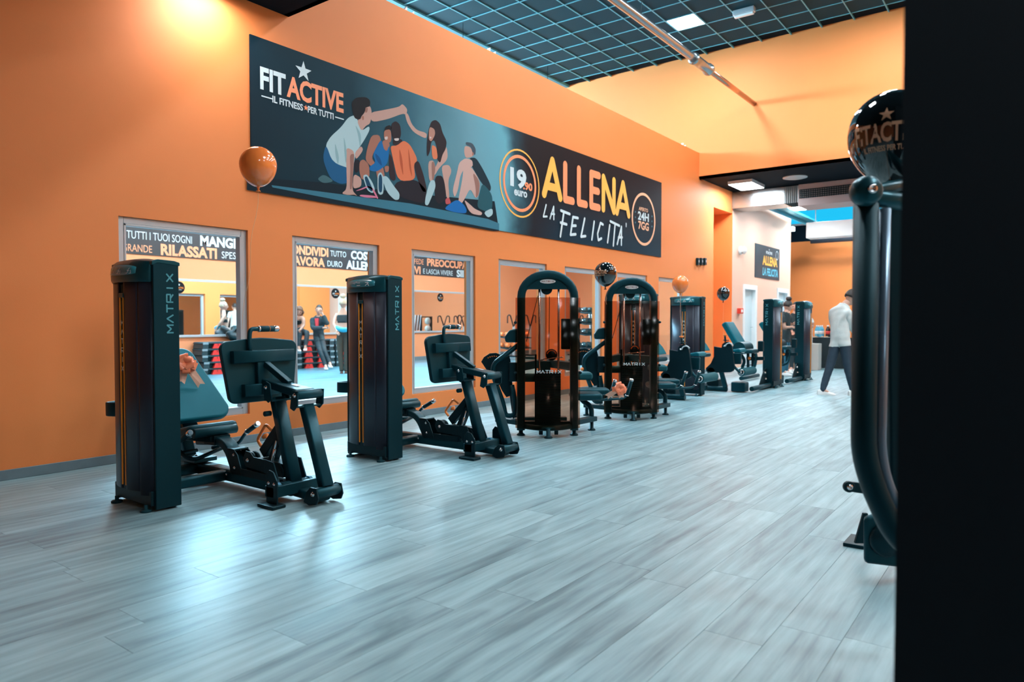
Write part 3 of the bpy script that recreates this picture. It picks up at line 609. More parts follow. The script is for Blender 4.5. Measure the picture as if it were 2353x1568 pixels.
brush('FT', (1283, 1402), AY(1282, 540, PY).z - .02, .42, .30)
px_text(WH, "'", 1438, 1440, zF + .25, zF + .33, .02)
c2 = AY(1478, 504, PY); xr2 = (AY(1505.5, 504, PY).x - AY(1451, 504, PY).x) / 2; c2.x = (AY(1505.5, 504, PY).x + AY(1451, 504, PY).x) / 2; o2 = V((c2.x, PY - .004, c2.z))
PK = mat('peach_pale_lettering', (.95, .48, .28), .5)
PK2 = MB(); ring(PK2, o2, EX, EZ, xr2 * .9, xr2)
px_text(PK2, 'APERTO', 1468, 1489, c2.z + .15, c2.z + .22, .02); px_text(WH, '24H', 1466, 1491, c2.z - .03, c2.z + .13, .03); px_text(PK2, '7GG', 1467, 1491, c2.z - .21, c2.z - .05, .03)
ST = MB()
for sx in (-1, 1):
    for kz in (-.1, 0, .1): star(ST, (c2.x + sx * xr2 * .70, PY - .004, c2.z + kz), EX, EZ, .026)
ST.build('printed_star', mat('print_star', srgb(60, 130, 150), .5), pn)
WH.build('lettering', LTXT, pn); PE.build('lettering', mat('salmon_lettering', (.98, .30, .13), .5), pn)['label'] = 'salmon lettering'; YE.build('lettering', YEC, pn)['label'] = 'amber lettering'; PK2.build('lettering', PK, pn)
# ---- small poster by the doors (lettering only)
QY = W0 - .015
qx0, qx1, qz0, qz1 = 19.17, 21.36, 2.37, 3.28
pq = empty('wall_poster', (qx0, QY, qz0), 'smaller dark poster with orange slogan on the pale wall between the doors', 'poster')
MB().box(qx0, qx1, QY, W0, qz0, qz1).build('panel', mat('poster_navy', (.012, .045, .065), .5), pq)
mb = MB(); text(mb, 'ALLENA', (qx0 + .62, QY - .003, 2.74), EX, EZ, 1.35, .26, .04); mb.build('lettering', YEC, pq)['label'] = 'orange slogan'
mb = MB(); text(mb, 'LA FELICITA', (qx0 + .62, QY - .003, 2.45), EX, EZ, 1.4, .22, .03, .15); mb.build('lettering', mat('sky_lettering', (.10, .55, .75), .5), pq)['label'] = 'blue slogan'
mb = MB(); text(mb, 'FITACTIVE', (qx0 + .92, QY - .003, 3.06), EX, EZ, .55, .08, .03); star(mb, (qx0 + 1.2, QY - .003, 3.19), EX, EZ, .04); ring(mb, V((qx0 + 1.93, QY - .003, 3.08)), EX, EZ, .11, .13); mb.build('lettering', LTXT, pq)
# wall fittings
for k in range(3):
    p = AY(1601 + 8.2 * k, 601.5, W0); r = empty('switch_box', (p.x, W0, p.z), ['left', 'middle', 'right'][k] + ' of three small black switch boxes on the orange wall', 'switch', 'row of wall switches')
    MB().box(p.x - .055, p.x + .055, W0 - .05, W0, p.z - .08, p.z + .08).build('box', METALD, r, .006); MB().box(p.x - .02, p.x + .02, W0 - .058, W0 - .05, p.z - .02, p.z + .03).build('rocker', ALU, r, .002)
p = AY(1700, 576, W0); mb = MB().lathe([(.11, 0), (.11, .04), (.08, .05), (.08, .09), (.1, .1), (.1, .12), (.06, .16), (0, .17)], (p.x, W0, p.z), (0, -1, 0), 20); tag(mb.build('siren', WHITEM), 'round white siren on the pale wall left of the poster', 'siren')
p = AY(1697, 715, W0); r = empty('fire_alarm', (p.x, W0, p.z), 'small red fire alarm box on the pale wall left of the first door', 'alarm')
MB().box(p.x - .11, p.x + .11, W0 - .09, W0, p.z - .07, p.z + .07).build('housing', mat('red_plastic', (.75, .05, .03), .4), r, .008); MB().box(p.x - .06, p.x + .06, W0 - .095, W0 - .09, p.z - .035, p.z + .035).build('glass', WHITEM, r)
p = AY(1812, 527, W0); tag(MB().box(p.x - .12, p.x + .1, W0 - .16, W0, p.z - .06, p.z + .06).build('spotlight', emis('spot_light', (.6, .95, 1.), 6), None), 'small bright spotlight at the corner of the pale wall', 'light')
# spiral duct along the hall
dy, dz = 5.007, 5.82
r = empty('round_duct', (2, dy, dz), 'long round steel duct hanging along the hall under the tile ceiling', 'duct')
mb = MB(); mb.tube([(5.2 + .3 * i, dy, dz) for i in range(24)], .068, 20); mb.build('pipe', GALV, r)
mb = MB()
mb.lathe([(.08, -.05), (.105, -.03), (.105, .0), (.09, .02), (.09, .62), (.11, .64), (.11, .7), (.07, .72)], (12.05, dy, dz), (1, 0, 0), 20); mb.build('coupler', GALV, r)
MB().tube([(12.6, dy, dz), (BACK, dy, dz)], .05, 16).build('thin_pipe', mat('pipe_orange_reflection', (.6, .35, .25), .25, .9), r)  # steel pipe; the orange wall's reflection is put into its colour
for x in (7.0, 10.0): MB().tube([(x, dy, dz + .06), (x, dy, CEIL)], .004, 6).build('hanger', METALD, r)
# emergency light on the ceiling
p = AZ(1710, 20, CEIL); r = empty('emergency_light', p, 'slim pale emergency light on the tile ceiling right of the glowing panel', 'light')
MB().box(p.x - .06, p.x + .06, p.y - .20, p.y + .2, CEIL - .10, CEIL - .005).build('housing', ALU, r, .01); MB().box(p.x - .04, p.x + .04, p.y - .18, p.y + .18, CEIL - .14, CEIL - .10).build('diffuser', WHITEM, r, .01)
# round diffuser, duct, grille unit
p = AZ(1827, 407, SKYB); mb = MB().lathe([(.26, 0), (.26, .015), (.2, .03), (0, .035)], p, (0, 0, -1), 28); tag(mb.build('ceiling_speaker', mat('pale_grille', (.45, .5, .52), .5)), 'round pale speaker in the black rear ceiling', 'speaker')
r = empty('rectangular_duct', (17.4, 6.2, 3.95), 'shiny rectangular steel duct leading from the wall to the grille unit', 'duct')
MB().box(17.4, 18.1, 4.95, W0, 3.97, SKYB - .01).build('body', GALV, r, .01); mb = MB()
for k in range(6): mb.box(17.385, 18.115, 4.92 - .045 * k, 4.92 - .045 * k, 3.96, SKYB - .01)
mb.build('flexible_collar', GALV, r, .004); MB().box(17.41, 18.09, 4.645, 4.95, 3.98, SKYB - .02).build('collar_core', mat('grey_fabric', (.35, .4, .42), .6), r)
r = empty('air_unit', (17.38, 2.8, 3.88), 'white grille air unit under the rear ceiling beside the steel duct', 'air conditioner')
WP = mat('warm_white_panel', (.40, .37, .39), .5)
MB().box(17.38, 18.2, 2.6, 4.64, 3.88, SKYB - .005).build('housing', WP, r, .01); mb = MB()
for k in range(5): mb.box(17.36, 17.38, 3.45, 4.6, 4.06 + .045 * k, 4.078 + .045 * k)
for k in range(24): mb.box(17.362, 17.38, 3.45 + .05 * k, 3.462 + .05 * k, 4.05, 4.26)
mb.build('grille', METALD, r)
# raised blue-lit zone at the back
SKYM = emis('skylight_pane', (.05, .60, .95), 1.3)
r = empty('skylight', (19.7, 1, 5.1), 'blue glowing skylight strip above the rear hall', 'skylight'); MB().box(21.2, 24.5, .5, 5.6, 5.15, 5.19).build('pane', SKYM, r)
tf = mat('teal_painted_beam', (.03, .30, .40), .4)
mb = MB(); mb.box(19.7, 24.0, 5.80, 6.05, 4.33, 4.39).box(19.7, 24.0, 6.03, 6.05, 4.22, 4.39).box(23.9, 24.0, 5.9, 6.05, 4.0, 4.39); tag(mb.build('roof_beam', tf, None, .004), 'teal angled roof beam below the blue skylight', 'beam')
pa, pb = AX(1852, 512, 20.5), AX(1990, 508, 20.5); pc = AX(1852, 548, 20.5)
r = empty('fan_coil', (20.5, pb.y, pc.z), 'bright white suspended air unit below the blue skylight', 'air conditioner')
MB().box(20.5, 20.95, pb.y, pa.y, pc.z, pa.z).build('housing', mat('bright_white', (.93, .95, .97), .5), r, .02)
mb = MB()
for yy in (pa.y - .2, pb.y + .2): mb.tube([(20.7, yy, pa.z), (20.7, yy, 5.2)], .012, 6)
mb.build('hanger', ALU, r)
pa, pb = AX(1818, 557, 24.8), AX(1985, 545, 24.8)
tag(MB().tube([(24.8, 6.2, pa.z), (24.8, 0, pa.z)], .09, 14).build('round_pipe', mat('dark_pipe', (.12, .14, .18), .4, .5)), 'dark round pipe running along the top of the far orange wall', 'pipe')
square_lamp(21.6, 22.2, 5.0, 5.6, 5.15, 'added unseen fill lamp above the doors', 'added rear fill lamps', emis('rear_fill_light', (.9, .97, 1.), LAMP_W * 2.6))  # added lamp, bringing white light onto the far wall
for yy in (3.6, .6): square_lamp(23.2, 23.8, yy, yy + .6, 5.15, 'added unseen fill lamp high over the far end of the hall', 'added rear fill lamps', emis('rear_fill_light', (.9, .97, 1.), 1))  # added out of sight to brighten the dull far orange wall
# near pillar
struct('wall_pillar', MB().box(1.474, 1.95, -.35, .212, 0, LOW), NAVY)
# ================================================================ WEIGHT TOWERS (local frame: front faces -x, y runs 0..0.53)
def tower(root, o=(0, 0, 0), placard=0):
    """all parts in the root's own frame, shifted by o"""
    X, Y, Z = o; P = lambda x, y, z: (X + x, Y + y, Z + z)
    W, D, H = .53, .165, 1.565
    def B(mb, name, m, par=root, bv=0., seg=2): return mb.build(name, m, par, bv, seg, org=(0, 0, 0))
    for y in (0, W - .022):
        mb = MB(); mb.prism([(0, .012), (D, .012), (D, H - .012), (D - .02, H - .003), (.05, H), (0, H - .012)], P(0, y, 0), (1, 0, 0), (0, 0, 1), (0, 1, 0), .022)
        sp_ = B(mb, 'side_panel', SIDE, bv=.006)
    mb = MB(); mb.box(X + .145, X + D + .01, Y + .02, Y + W - .02, .05, H - .05); B(mb, 'back_panel', METALD, bv=.006)
    n = 14; arc = lambda t, b=.072: (-b * (1 - (2 * t - 1) ** 2) ** .75, .024 + (W - .048) * t)
    mb = MB(); zb, zt = .125, 1.45
    pts = [arc(k / n) for k in range(n + 1)]
    ks = [k for k in range(n + 1)]
    def strip(mb, pp, z0, z1, th=.004):
        vs = []
        for x, y in pp: vs += [P(x, y, z0), P(x, y, z1), P(x + th, y, z0), P(x + th, y, z1)]
        fs = []; m_ = len(pp)
        for i in range(m_ - 1):
            a = 4 * i; b = a + 4; fs += [(a, b, b + 1, a + 1), (a + 2, a + 3, b + 3, b + 2), (a, a + 2, b + 2, b), (a + 1, b + 1, b + 3, a + 3)]
        fs += [(0, 1, 3, 2), (4 * m_ - 4, 4 * m_ - 2, 4 * m_ - 1, 4 * m_ - 3)]
        mb.add(vs, fs, True)
    f = lambda t0, t1, k=8: [arc(t0 + (t1 - t0) * i / k) for i in range(k + 1)]
    # right (y small) wing, main left and main right halves with the slot between
    mb = MB(); strip(mb, f(0, .17), .10, zt); strip(mb, f(.175, .44), zb, zt); strip(mb, f(.56, 1), zb, zt); B(mb, 'front_cover', COVER)
    mb = MB(); strip(mb, [(x + .006, y) for x, y in f(.43, .57)], zb, zt - .02); B(mb, 'centre_slot', METALD)
    for t in (.452, .548):
        x, y = arc(t); mb = MB(); mb.box(X + x - .0015, X + x + .008, Y + y - .0035, Y + y + .0035, .15, 1.36); B(mb, 'accent_line', LINE)
    mb = MB(); mb.box(X - .02, X + .14, Y + .022, Y + W - .022, .035, .13); B(mb, 'toe_box', METALD, bv=.004)
    x, y = arc(.5); mb = MB(); mb.box(X + x - .004, X + x + .01, Y + y - .032, Y + y + .032, 1.345, 1.375); B(mb, 'slot_cap', HOOD, bv=.006)
    mb = MB(); wordmark(mb, P(x + .0035, y + .014, 1.17), (0, -1, 0), (0, 0, 1), .028, .030, .058, .0065, stack=True); B(mb, 'lettering', LTXT)
    # side lettering on both side panels, reading upwards
    mb = MB(); wordmark(mb, P(.124, -.0015, 1.123), (0, 0, 1), (-1, 0, 0), .048, .040, .0645, .009); B(mb, 'lettering', TTXT)
    mb = MB(); wordmark(mb, P(.124 - .04, W + .0015, 1.123), (0, 0, 1), (1, 0, 0), .048, .040, .0645, .009); B(mb, 'lettering', TTXT)
    # hood with its tilted placard
    prof = [(.10, 1.585), (.02, 1.598), (-.045, 1.585), (-.082, 1.555), (-.098, 1.49), (-.096, 1.462), (-.078, 1.44), (.10, 1.44)]
    mb = MB(); secs = []
    kk = lambda yy: .12 + .80 * max(0, 1 - (2 * (yy - .024) / (W - .048) - 1) ** 2) ** .75
    ys = [(yy, kk(yy)) for yy in (.023, .04, .07, .11, .17, .265, .36, .42, .46, .49, .507)]
    m_ = len(prof); vs = []
    for yy, k in ys:
        for (px, pz) in prof: vs.append(P(px * k if px < 0 else px, yy, 1.44 + (pz - 1.44) * (.86 + .14 * k)))
    fs = [(i * m_ + j, i * m_ + (j + 1) % m_, (i + 1) * m_ + (j + 1) % m_, (i + 1) * m_ + j) for i in range(len(ys) - 1) for j in range(m_)]
    mb.add(vs, fs + [tuple(reversed(range(m_))), tuple(range((len(ys) - 1) * m_, len(ys) * m_))]); hd = B(mb, 'hood', HOOD, bv=.008, seg=3)
    for yy in (-.004, W - .03): mb = MB(); mb.prism([(-.008, H - .022), (.03, H - .004), (D + .006, H - .018), (D + .006, H + .004), (D - .03, H + .014), (.03, H + .018), (-.008, H + .004)], P(0, yy, 0), (1, 0, 0), (0, 0, 1), (0, 1, 0), .034); B(mb, 'side_cap', HOOD, bv=.004)
    def hs(dy, h, off=0.):                                   # point on the hood's front, dy to the viewer's right, h up
        yy = W / 2 - dy; z = 1.486 + h; k = kk(yy); return V(P(-(.098 - .2 * h) * k - .004 - off, yy, 1.44 + (z - 1.44) * (.86 + .14 * k)))
    mb = MB(); n_ = 12; vs = []; hw = .165
    for q in range(n_ + 1):
        dy = -hw + 2 * hw * q / n_; e_ = .012 * (abs(dy) / hw) ** 4
        vs += [hs(dy, e_), hs(dy, .066 - e_), hs(dy, e_, -.006), hs(dy, .066 - e_, -.006)]
    mb.add(vs, [f_ for q in range(n_) for f_ in ((4 * q, 4 * q + 4, 4 * q + 5, 4 * q + 1), (4 * q + 1, 4 * q + 5, 4 * q + 7, 4 * q + 3), (4 * q, 4 * q + 2, 4 * q + 6, 4 * q + 4))] + [(0, 1, 3, 2), (4 * n_, 4 * n_ + 2, 4 * n_ + 3, 4 * n_ + 1)], True); pl = B(mb, 'placard', PLAC, par=hd)
    fl_ = MB(); A1, A2 = (1, 0, 0), (0, 1, 0)
    if placard == 1:
        text(fl_, 'Leg Press', (-.085, .026, 0), A1, A2, .10, .022)
        for st in ([(.08, .012), (.1, .03), (.095, .045)], [(.1, .03), (.115, .012)], [(.075, .04), (.112, .036)], [(-.02, .014), (.02, .014)]): fl_.stroke(st, .0055, (0, 0, 0), A1, A2)
    else:
        for q in range(3):
            c = -.11 + .10 * q
            for st in ([(c, .012), (c + .015, .012), (c + .02, .035), (c + .03, .045)], [(c + .03, .012), (c + .045, .012), (c + .04, .03)], [(c + .012, .03), (c + .03, .026)]): fl_.stroke(st, .004, (0, 0, 0), A1, A2)
    mb = MB(); mb.add([hs(x, y, .0012) for x, y, _ in fl_.v], fl_.f); B(mb, 'pictogram', LTXT, par=pl)
    for fx, fy in ((-.035, .06), (-.035, W - .08), (.12, .06), (.12, W - .08)):
        mb = MB(); mb.lathe([(.034, 0), (.036, .01), (.03, .016), (.012, .018), (.012, .045)], P(fx, fy, 0), n=16); B(mb, 'foot', RUBBER)

# ================================================================ LEG PRESS (drawn at its own place in the world)
def leg_press(O, label, placard):
    r = empty('leg_press_machine', O, label, 'gym machine', 'leg press machines')
    tower(r, (0, 0, 0), placard)
    Xc = 2.90; P = lambda n, mb, m, bv=.004, par=r: mb.build(n, m, par, bv)
    # base
    mb = MB(); mb.sweep([(Xc, 5.45, .075), (Xc, 3.98, .075)], .10, .085, rc=.35); P('main_beam', mb, METAL, 0)
    for yy, xa in ((4.76, 2.33), (5.15, 2.45)):
        mb = MB(); mb.sweep([(xa, yy, .075), (Xc - .04, yy, .075)], .085, .075, side=(0, 1, 0), rc=.5); P('cross_tube', mb, METAL, 0)
    mb = MB(); mb.box(Xc - .09, Xc + .09, 5.08, 5.36, .125, .155); mb.cyl((Xc - .01, 5.22, .07), (Xc - .01, 5.22, .125), .085, 20); P('pulley_cover', mb, METAL, .008)
    bolt(r, (Xc, 5.22, .155), (0, 0, 1)); bolt(r, (Xc - .052, 4.72, .085), (-1, 0, 0)); bolt(r, (Xc - .052, 4.81, .085), (-1, 0, 0))
    # seat posts
    pth = bend([(Xc, 4.63, .10), (Xc, 4.76, .32), (Xc, 5.14, .285)], .16, 8)
    mb = MB(); mb.sweep(pth, .10, .06, rc=.4); P('front_post', mb, METAL, 0)
    mb = MB(); mb.sweep(bend([(Xc, 5.30, .10), (Xc, 5.44, .42), (Xc, 5.62, .80)], .1, 5), .09, .06, rc=.4); P('rear_post', mb, METAL, 0)
    mb = MB(); mb.sweep([(Xc, 4.88, .325), (Xc, 5.62, .28)], .16, .04, rc=.3); mb.box(Xc - .06, Xc + .06, 4.86, 5.0, .28, .35); P('seat_rail', mb, METALD, 0)
    mb = MB(); mb.tube(bend([(Xc - .2, 5.30, .34), (Xc - .2, 5.02, .20), (Xc - .16, 4.95, .18), (Xc + .1, 4.95, .25)], .05), .015, 10); P('adjuster_lever', mb, METALD, 0)
    # seat pad: rounded slab tipped up towards its front
    def pad(name, c, ax, ay, prof, th, m, bv, par=r):
        mb = MB(); ax, ay = V(ax).normalized(), V(ay).normalized(); az = ax.cross(ay); mb.prism(prof, V(c) - az * th / 2, ax, ay, az, th, smooth=False); return P(name, mb, m, bv, par)
    def rr(w0, w1, h0, h1, c=.05, n=4):
        """rounded quad: half width w0 at y=h0, w1 at y=h1"""
        out = []
        for (x, y, a0) in ((w0 - c, h0 + c, -90), (w1 - c, h1 - c, 0), (-w1 + c, h1 - c, 90), (-w0 + c, h0 + c, 180)):
            for k in range(n + 1): t = radians(a0 + 90 * k / n); out.append((x + c * cos(t), y + c * sin(t)))
        return out
    pad('seat_pad', (Xc - .03, 5.08, .365), (1, 0, 0), (0, 1, -.24), rr(.20, .22, -.19, .20, .05), .075, VINYLD, .026)
    mb = MB(); mb.cyl((Xc - .20, 4.90, .382), (Xc + .14, 4.90, .382), .036, 20); P('seat_roll', mb, VINYLD, 0)
    bd = V((0, .42, .52)).normalized()
    pad('backrest', V((Xc + .045, 5.20, .40)) + bd * .33, (1, 0, 0), bd, rr(.255, .155, -.30, .39, .10, 7), .07, VINYL, .022)
    mb = MB(); mb.bar(V((Xc, 5.27, .33)), V((Xc, 5.27, .33)) + bd * .55, .12, .03); P('backrest_bracket', mb, METALD)
    # side handles
    for sx in (-1, 1):
        hx = Xc + sx * .27
        mb = MB(); mb.tube(bend([(Xc + sx * .06, 5.10, .22), (hx, 5.08, .22), (hx, 4.99, .31), (hx, 4.94, .34)], .06), .0135, 10); hd = P('side_handle', mb, METAL, 0)
        mb = MB(); mb.cyl((hx, 4.95, .335), (hx, 4.835, .395), .019, 14); P('grip', mb, RUBBER, 0, hd)
        mb = MB(); mb.cyl((hx, 4.837, .394), (hx, 4.805, .411), .021, 16); mb.cyl((hx, 4.965, .327), (hx, 4.95, .335), .020, 14); P('end_cap', mb, CHROME, 0, hd)
    # guard loop to the wall side of the tower
    mb = MB(); mb.sweep(bend([(2.24, 4.93, .60), (2.17, 5.085, .60), (2.36, 5.12, .60), (2.40, 4.95, .60)], .06), .095, .018, side=(0, 0, 1), rc=.8); P('guard_loop', mb, METAL, 0)
    # front upright plates on the beam
    for sx in (-.058, .050):
        mb = MB(); mb.prism([(4.66, .105), (4.70, .275), (4.62, .28), (4.57, .245), (4.51, .105)], (Xc + sx, 0, 0), (0, 1, 0), (0, 0, 1), (1, 0, 0), .008); P('pivot_plate', mb, METALD, .002)
    mb = MB(); mb.box(Xc - .058, Xc + .058, 4.61, 4.70, .268, .28); P('plate_bridge', mb, METALD, .002)
    for y, z in ((4.61, .24), (4.60, .15)): bolt(r, (Xc - .06, y, z), (-1, 0, 0))
    mb = MB(); mb.box(Xc - .055, Xc - .047, 4.22, 4.64, .10, .15).box(Xc + .047, Xc + .055, 4.22, 4.64, .10, .15); P('cable_trough', mb, METALD, .002)
    mb = MB(); mb.box(Xc - .03, Xc + .03, 4.30, 4.37, .10, .24); mb.prism([(4.28, .10), (4.30, .22), (4.24, .22), (4.18, .10)], (Xc - .05, 0, 0), (0, 1, 0), (0, 0, 1), (1, 0, 0), .008); P('stop_post', mb, METALD, .003)
    # lower lever with pulleys
    for sx in (-.035, .0):
        mb = MB(); mb.cyl((Xc + sx - .012, 4.44, .222), (Xc + sx + .012, 4.44, .222), .058, 28); P('pulley', mb, METALD, 0)
    mb = MB(); mb.prism([(4.47, .17), (4.505, .225), (4.47, .285), (4.42, .28), (4.38, .25), (4.08, .245), (4.04, .20), (4.04, .15), (4.36, .165)], (Xc - .055, 0, 0), (0, 1, 0), (0, 0, 1), (1, 0, 0), .010).prism([(4.36, .165), (4.04, .15), (4.04, .24), (4.36, .245)], (Xc - .045, 0, 0), (0, 1, 0), (0, 0, 1), (1, 0, 0), .09); P('lower_lever', mb, METALD, .003)
    bolt(r, (Xc - .057, 4.44, .222), (-1, 0, 0), .012)
    for sx, dy_ in ((-.115, 0), (.10, 0)):
        mb = MB(); mb.prism([(4.15, .27), (4.06, .26), (3.99, .11), (4.03, .08), (4.10, .11), (4.16, .20)], (Xc + sx, 0, 0), (0, 1, 0), (0, 0, 1), (1, 0, 0), .010); P('cam_plate', mb, METALD, .002)
    # inner press arm
    a0, a1 = V((Xc, 3.99, .12)), V((Xc, 4.17, .675))
    mb = MB(); mb.sweep([a0, a1], .09, .065, rc=.35); P('inner_arm', mb, METAL, 0)
    mb = MB(); mb.cyl((Xc - .105, 3.985, .105), (Xc + .10, 3.985, .105), .034, 20); P('inner_pivot', mb, METAL, 0)
    for sx in (-.135, .112):
        mb = MB(); mb.cyl((Xc + sx - .014, 3.985, .105), (Xc + sx + .014, 3.985, .105), .040, 20); P('bearing', mb, BLUEB, .002)
    # outer arm
    b0, b1 = V((Xc + .06, 3.735, .115)), V((Xc + .06, 3.935, .635))
    mb = MB(); mb.sweep([b0, b1], .085, .065, rc=.35); P('outer_arm', mb, METAL, 0)
    mb = MB(); mb.cyl((Xc - .04, 3.725, .085), (Xc + .15, 3.725, .085), .036, 20); P('outer_pivot', mb, METAL, 0)
    for sx in (-.05, .148):
        mb = MB(); mb.prism([(3.70, .125), (3.76, .125), (3.80, .09), (3.83, .02), (3.78, .006), (3.70, .02), (3.68, .06)], (Xc + sx, 0, 0), (0, 1, 0), (0, 0, 1), (1, 0, 0), .012); P('end_plate', mb, METALD, .004)
    bolt(r, (Xc - .05, 3.728, .085), (-1, 0, 0), .014)
    mb = MB(); mb.sweep([(Xc + .05, 4.02, .055), (Xc + .05, 3.76, .045)], .13, .06, rc=.6); P('link_beam', mb, METAL, 0)
    mb = MB(); mb.box(Xc - .20, Xc + .20, 3.93, 4.03, .055, .13); P('front_cross_beam', mb, METAL, .006)
    for sx in (-.20, .19):
        mb = MB(); mb.prism([(3.90, .02), (4.015, .02), (4.015, .20), (3.985, .235), (3.94, .225), (3.90, .17)], (Xc + sx, 0, 0), (0, 1, 0), (0, 0, 1), (1, 0, 0), .012); P('stand_plate', mb, METALD, .003)
        mb = MB(); mb.box(Xc + sx - .055, Xc + sx + .045, 3.865, 4.035, 0, .022); P('foot', mb, METALD, .006)
    for y, z in ((3.985, .15), (3.925, .15)): bolt(r, (Xc - .20, y, z), (-1, 0, 0))
    # top link between arms and foot plate
    mb = MB(); mb.slab([(Xc - .02, 4.345, .745), (Xc + .08, 4.345, .745), (Xc + .12, 3.915, .69), (Xc - .035, 3.915, .69)], (0, 0, .055)); P('top_link', mb, METAL, .01)
    mb = MB(); mb.cyl((Xc - .04, 3.91, .71), (Xc + .155, 3.91, .71), .032, 20); P('link_pivot', mb, METAL, 0)
    for sx in (-.05, .155):
        mb = MB(); mb.prism([(3.88, .74), (3.94, .74), (3.95, .705), (3.965, .62), (3.925, .605), (3.885, .64)], (Xc + sx, 0, 0), (0, 1, 0), (0, 0, 1), (1, 0, 0), .010); P('yoke_plate', mb, METAL, .003)
    mb = MB(); mb.box(Xc - .045, Xc + .16, 3.905, 3.965, .625, .637); P('yoke_base', mb, METAL, .002)
    bolt(r, (Xc - .05, 3.91, .71), (-1, 0, 0), .013)
    mb = MB(); mb.slab([(Xc + .03, 4.06, .767), (Xc + .06, 4.06, .767), (Xc + .06, 4.00, .759), (Xc + .03, 4.00, .759)], (0, 0, .0015)); P('warning_sticker', mb, WHITEM, 0)
    for sx in (-.075, .065):
        mb = MB(); mb.prism([(4.15, .775), (4.19, .79), (4.225, .77), (4.215, .67), (4.17, .645), (4.13, .67)], (Xc + sx, 0, 0), (0, 1, 0), (0, 0, 1), (1, 0, 0), .010); P('arm_bracket', mb, METAL, .003)
    mb = MB(); mb.box(Xc - .07, Xc + .09, 4.13, 4.22, .655, .668); P('bracket_base', mb, METAL, .002); bolt(r, (Xc - .076, 4.19, .75), (-1, 0, 0), .012)
    mb = MB(); mb.cyl((Xc - .09, 4.19, .57), (Xc - .04, 4.19, .57), .018, 14); P('stop_buffer', mb, RUBBER, 0)
    # foot plate and its frame
    up_ = V((0, .03, .43)).normalized(); fx = V((1, 0, 0)); pc = V((Xc + .01, 4.375, .635)); nr = fx.cross(up_)
    prof = []
    def q(x, y): prof.append((x, y))
    for (x, y, a0, c) in ((.235, .05, -90, .05), (.275, .37, 0, .055), (-.275, .37, 90, .055), (-.235, .05, 180, .05)):
        for k in range(6): t = radians(a0 + 18 * k); q(x + c * cos(t) - (.03 if x > 0 else -.03) + (.0), y + c * sin(t))
        if a0 == 0: q(.10, .44); q(0, .445); q(-.10, .44)
    mb = MB(); mb.prism([(x, y) for x, y in prof], pc, fx, up_, nr, .03); fp = P('foot_plate', mb, METAL, .008)
    mb = MB(); mb.prism([(x * .985, .004 + y * .98) for x, y in prof], pc - nr * .012, fx, up_, nr, .012); P('tread', mb, RUBBER, .003)
    o_ = pc + nr * .05
    mb = MB(); mb.sweep([o_ + fx * -.235 + up_ * .315, o_ + fx * .245 + up_ * .315], .085, .045, side=up_, rc=.4); P('plate_rail', mb, METAL, 0)
    mb = MB(); mb.sweep([o_ + fx * -.165 + up_ * .085, o_ + fx * .13 + up_ * .085], .085, .05, side=up_, rc=.4); P('plate_rail', mb, METAL, 0)
    mb = MB(); mb.bar(o_ + up_ * .28 - nr * .01, o_ + up_ * .05 - nr * .01, .11, .05, fx); P('plate_spine', mb, METAL, .008)
    mb = MB(); mb.bar((Xc + .02, 4.33, .90), (Xc + .06, 4.12, .77), .04, .04); P('brace', mb, METAL, .004)
    # top handle
    hp = [o_ + fx * -.10 + up_ * .34, o_ + fx * -.10 + up_ * .445, o_ + fx * -.09 + up_ * .505, o_ + fx * .115 + up_ * .505]
    mb = MB(); mb.tube(bend(hp, .05, 8), .0155, 12); hd = P('top_handle', mb, METAL, 0)
    e0 = hp[3]; d0 = fx
    mb = MB(); mb.cyl(e0 - d0 * .13, e0 - d0 * .02, .021, 16); P('grip', mb, RUBBER, 0, hd)
    mb = MB(); mb.cyl(e0 - d0 * .145, e0 - d0 * .13, .0225, 16); mb.cyl(e0 - d0 * .02, e0 + d0 * .018, .0225, 16); P('end_cap', mb, CHROME, 0, hd)
    mb = MB(); mb.cyl(e0 - d0 * .062, e0 - d0 * .055, .0225, 16); P('orange_ring', mb, ORPL, 0, hd)
    # range adjuster with orange loop handle
    mb = MB(); mb.bar((Xc + .02, 4.13, .50), (Xc + .02, 4.36, .27), .05, .075); P('range_adjuster', mb, METALD, .006)
    mb = MB(); mb.bar((Xc + .02, 4.11, .50), (Xc + .02, 4.27, .20), .05, .06); P('adjuster_arm', mb, METALD, .006)
    mb = MB(); mb.cyl((Xc - .04, 4.13, .39), (Xc - .04, 4.18, .25), .006, 10); mb.cyl((Xc - .04, 4.15, .33), (Xc - .04, 4.20, .18), .010, 12); P('gas_strut', mb, CHROME, 0)
    q0, q1 = V((Xc + .02, 4.27, .44)), V((Xc + .02, 4.395, .315))
    mb = MB(); mb.tube(bend([q0, q0 + V((0, .065, .035)), q1 + V((0, .045, .04)), q1], .025), .011, 10); P('orange_loop_handle', mb, ORPL, 0)
    mb = MB(); mb.lathe([(.006, 0), (.008, .02), (.024, .028), (.026, .038), (.012, .048), (0, .05)], (Xc + .02, 4.315, .37), (0, .6, .45), 16); P('orange_knob', mb, ORPL, 0)
    mb = MB(); mb.tube([(Xc - .02, 4.42, .17), (Xc - .02, 4.54, .10)], .004, 6); P('cable', mb, METALD, 0)
    return r
LPM = leg_press((2.19, 4.42, 0), 'black leg press machine nearest the camera, ribbon on its backrest', 0)
LP2 = leg_press((2.19, 4.42, 0), 'second black leg press machine, behind the nearest one, no ribbon', 1); LP2.location = (4.16, 4.42, 0)

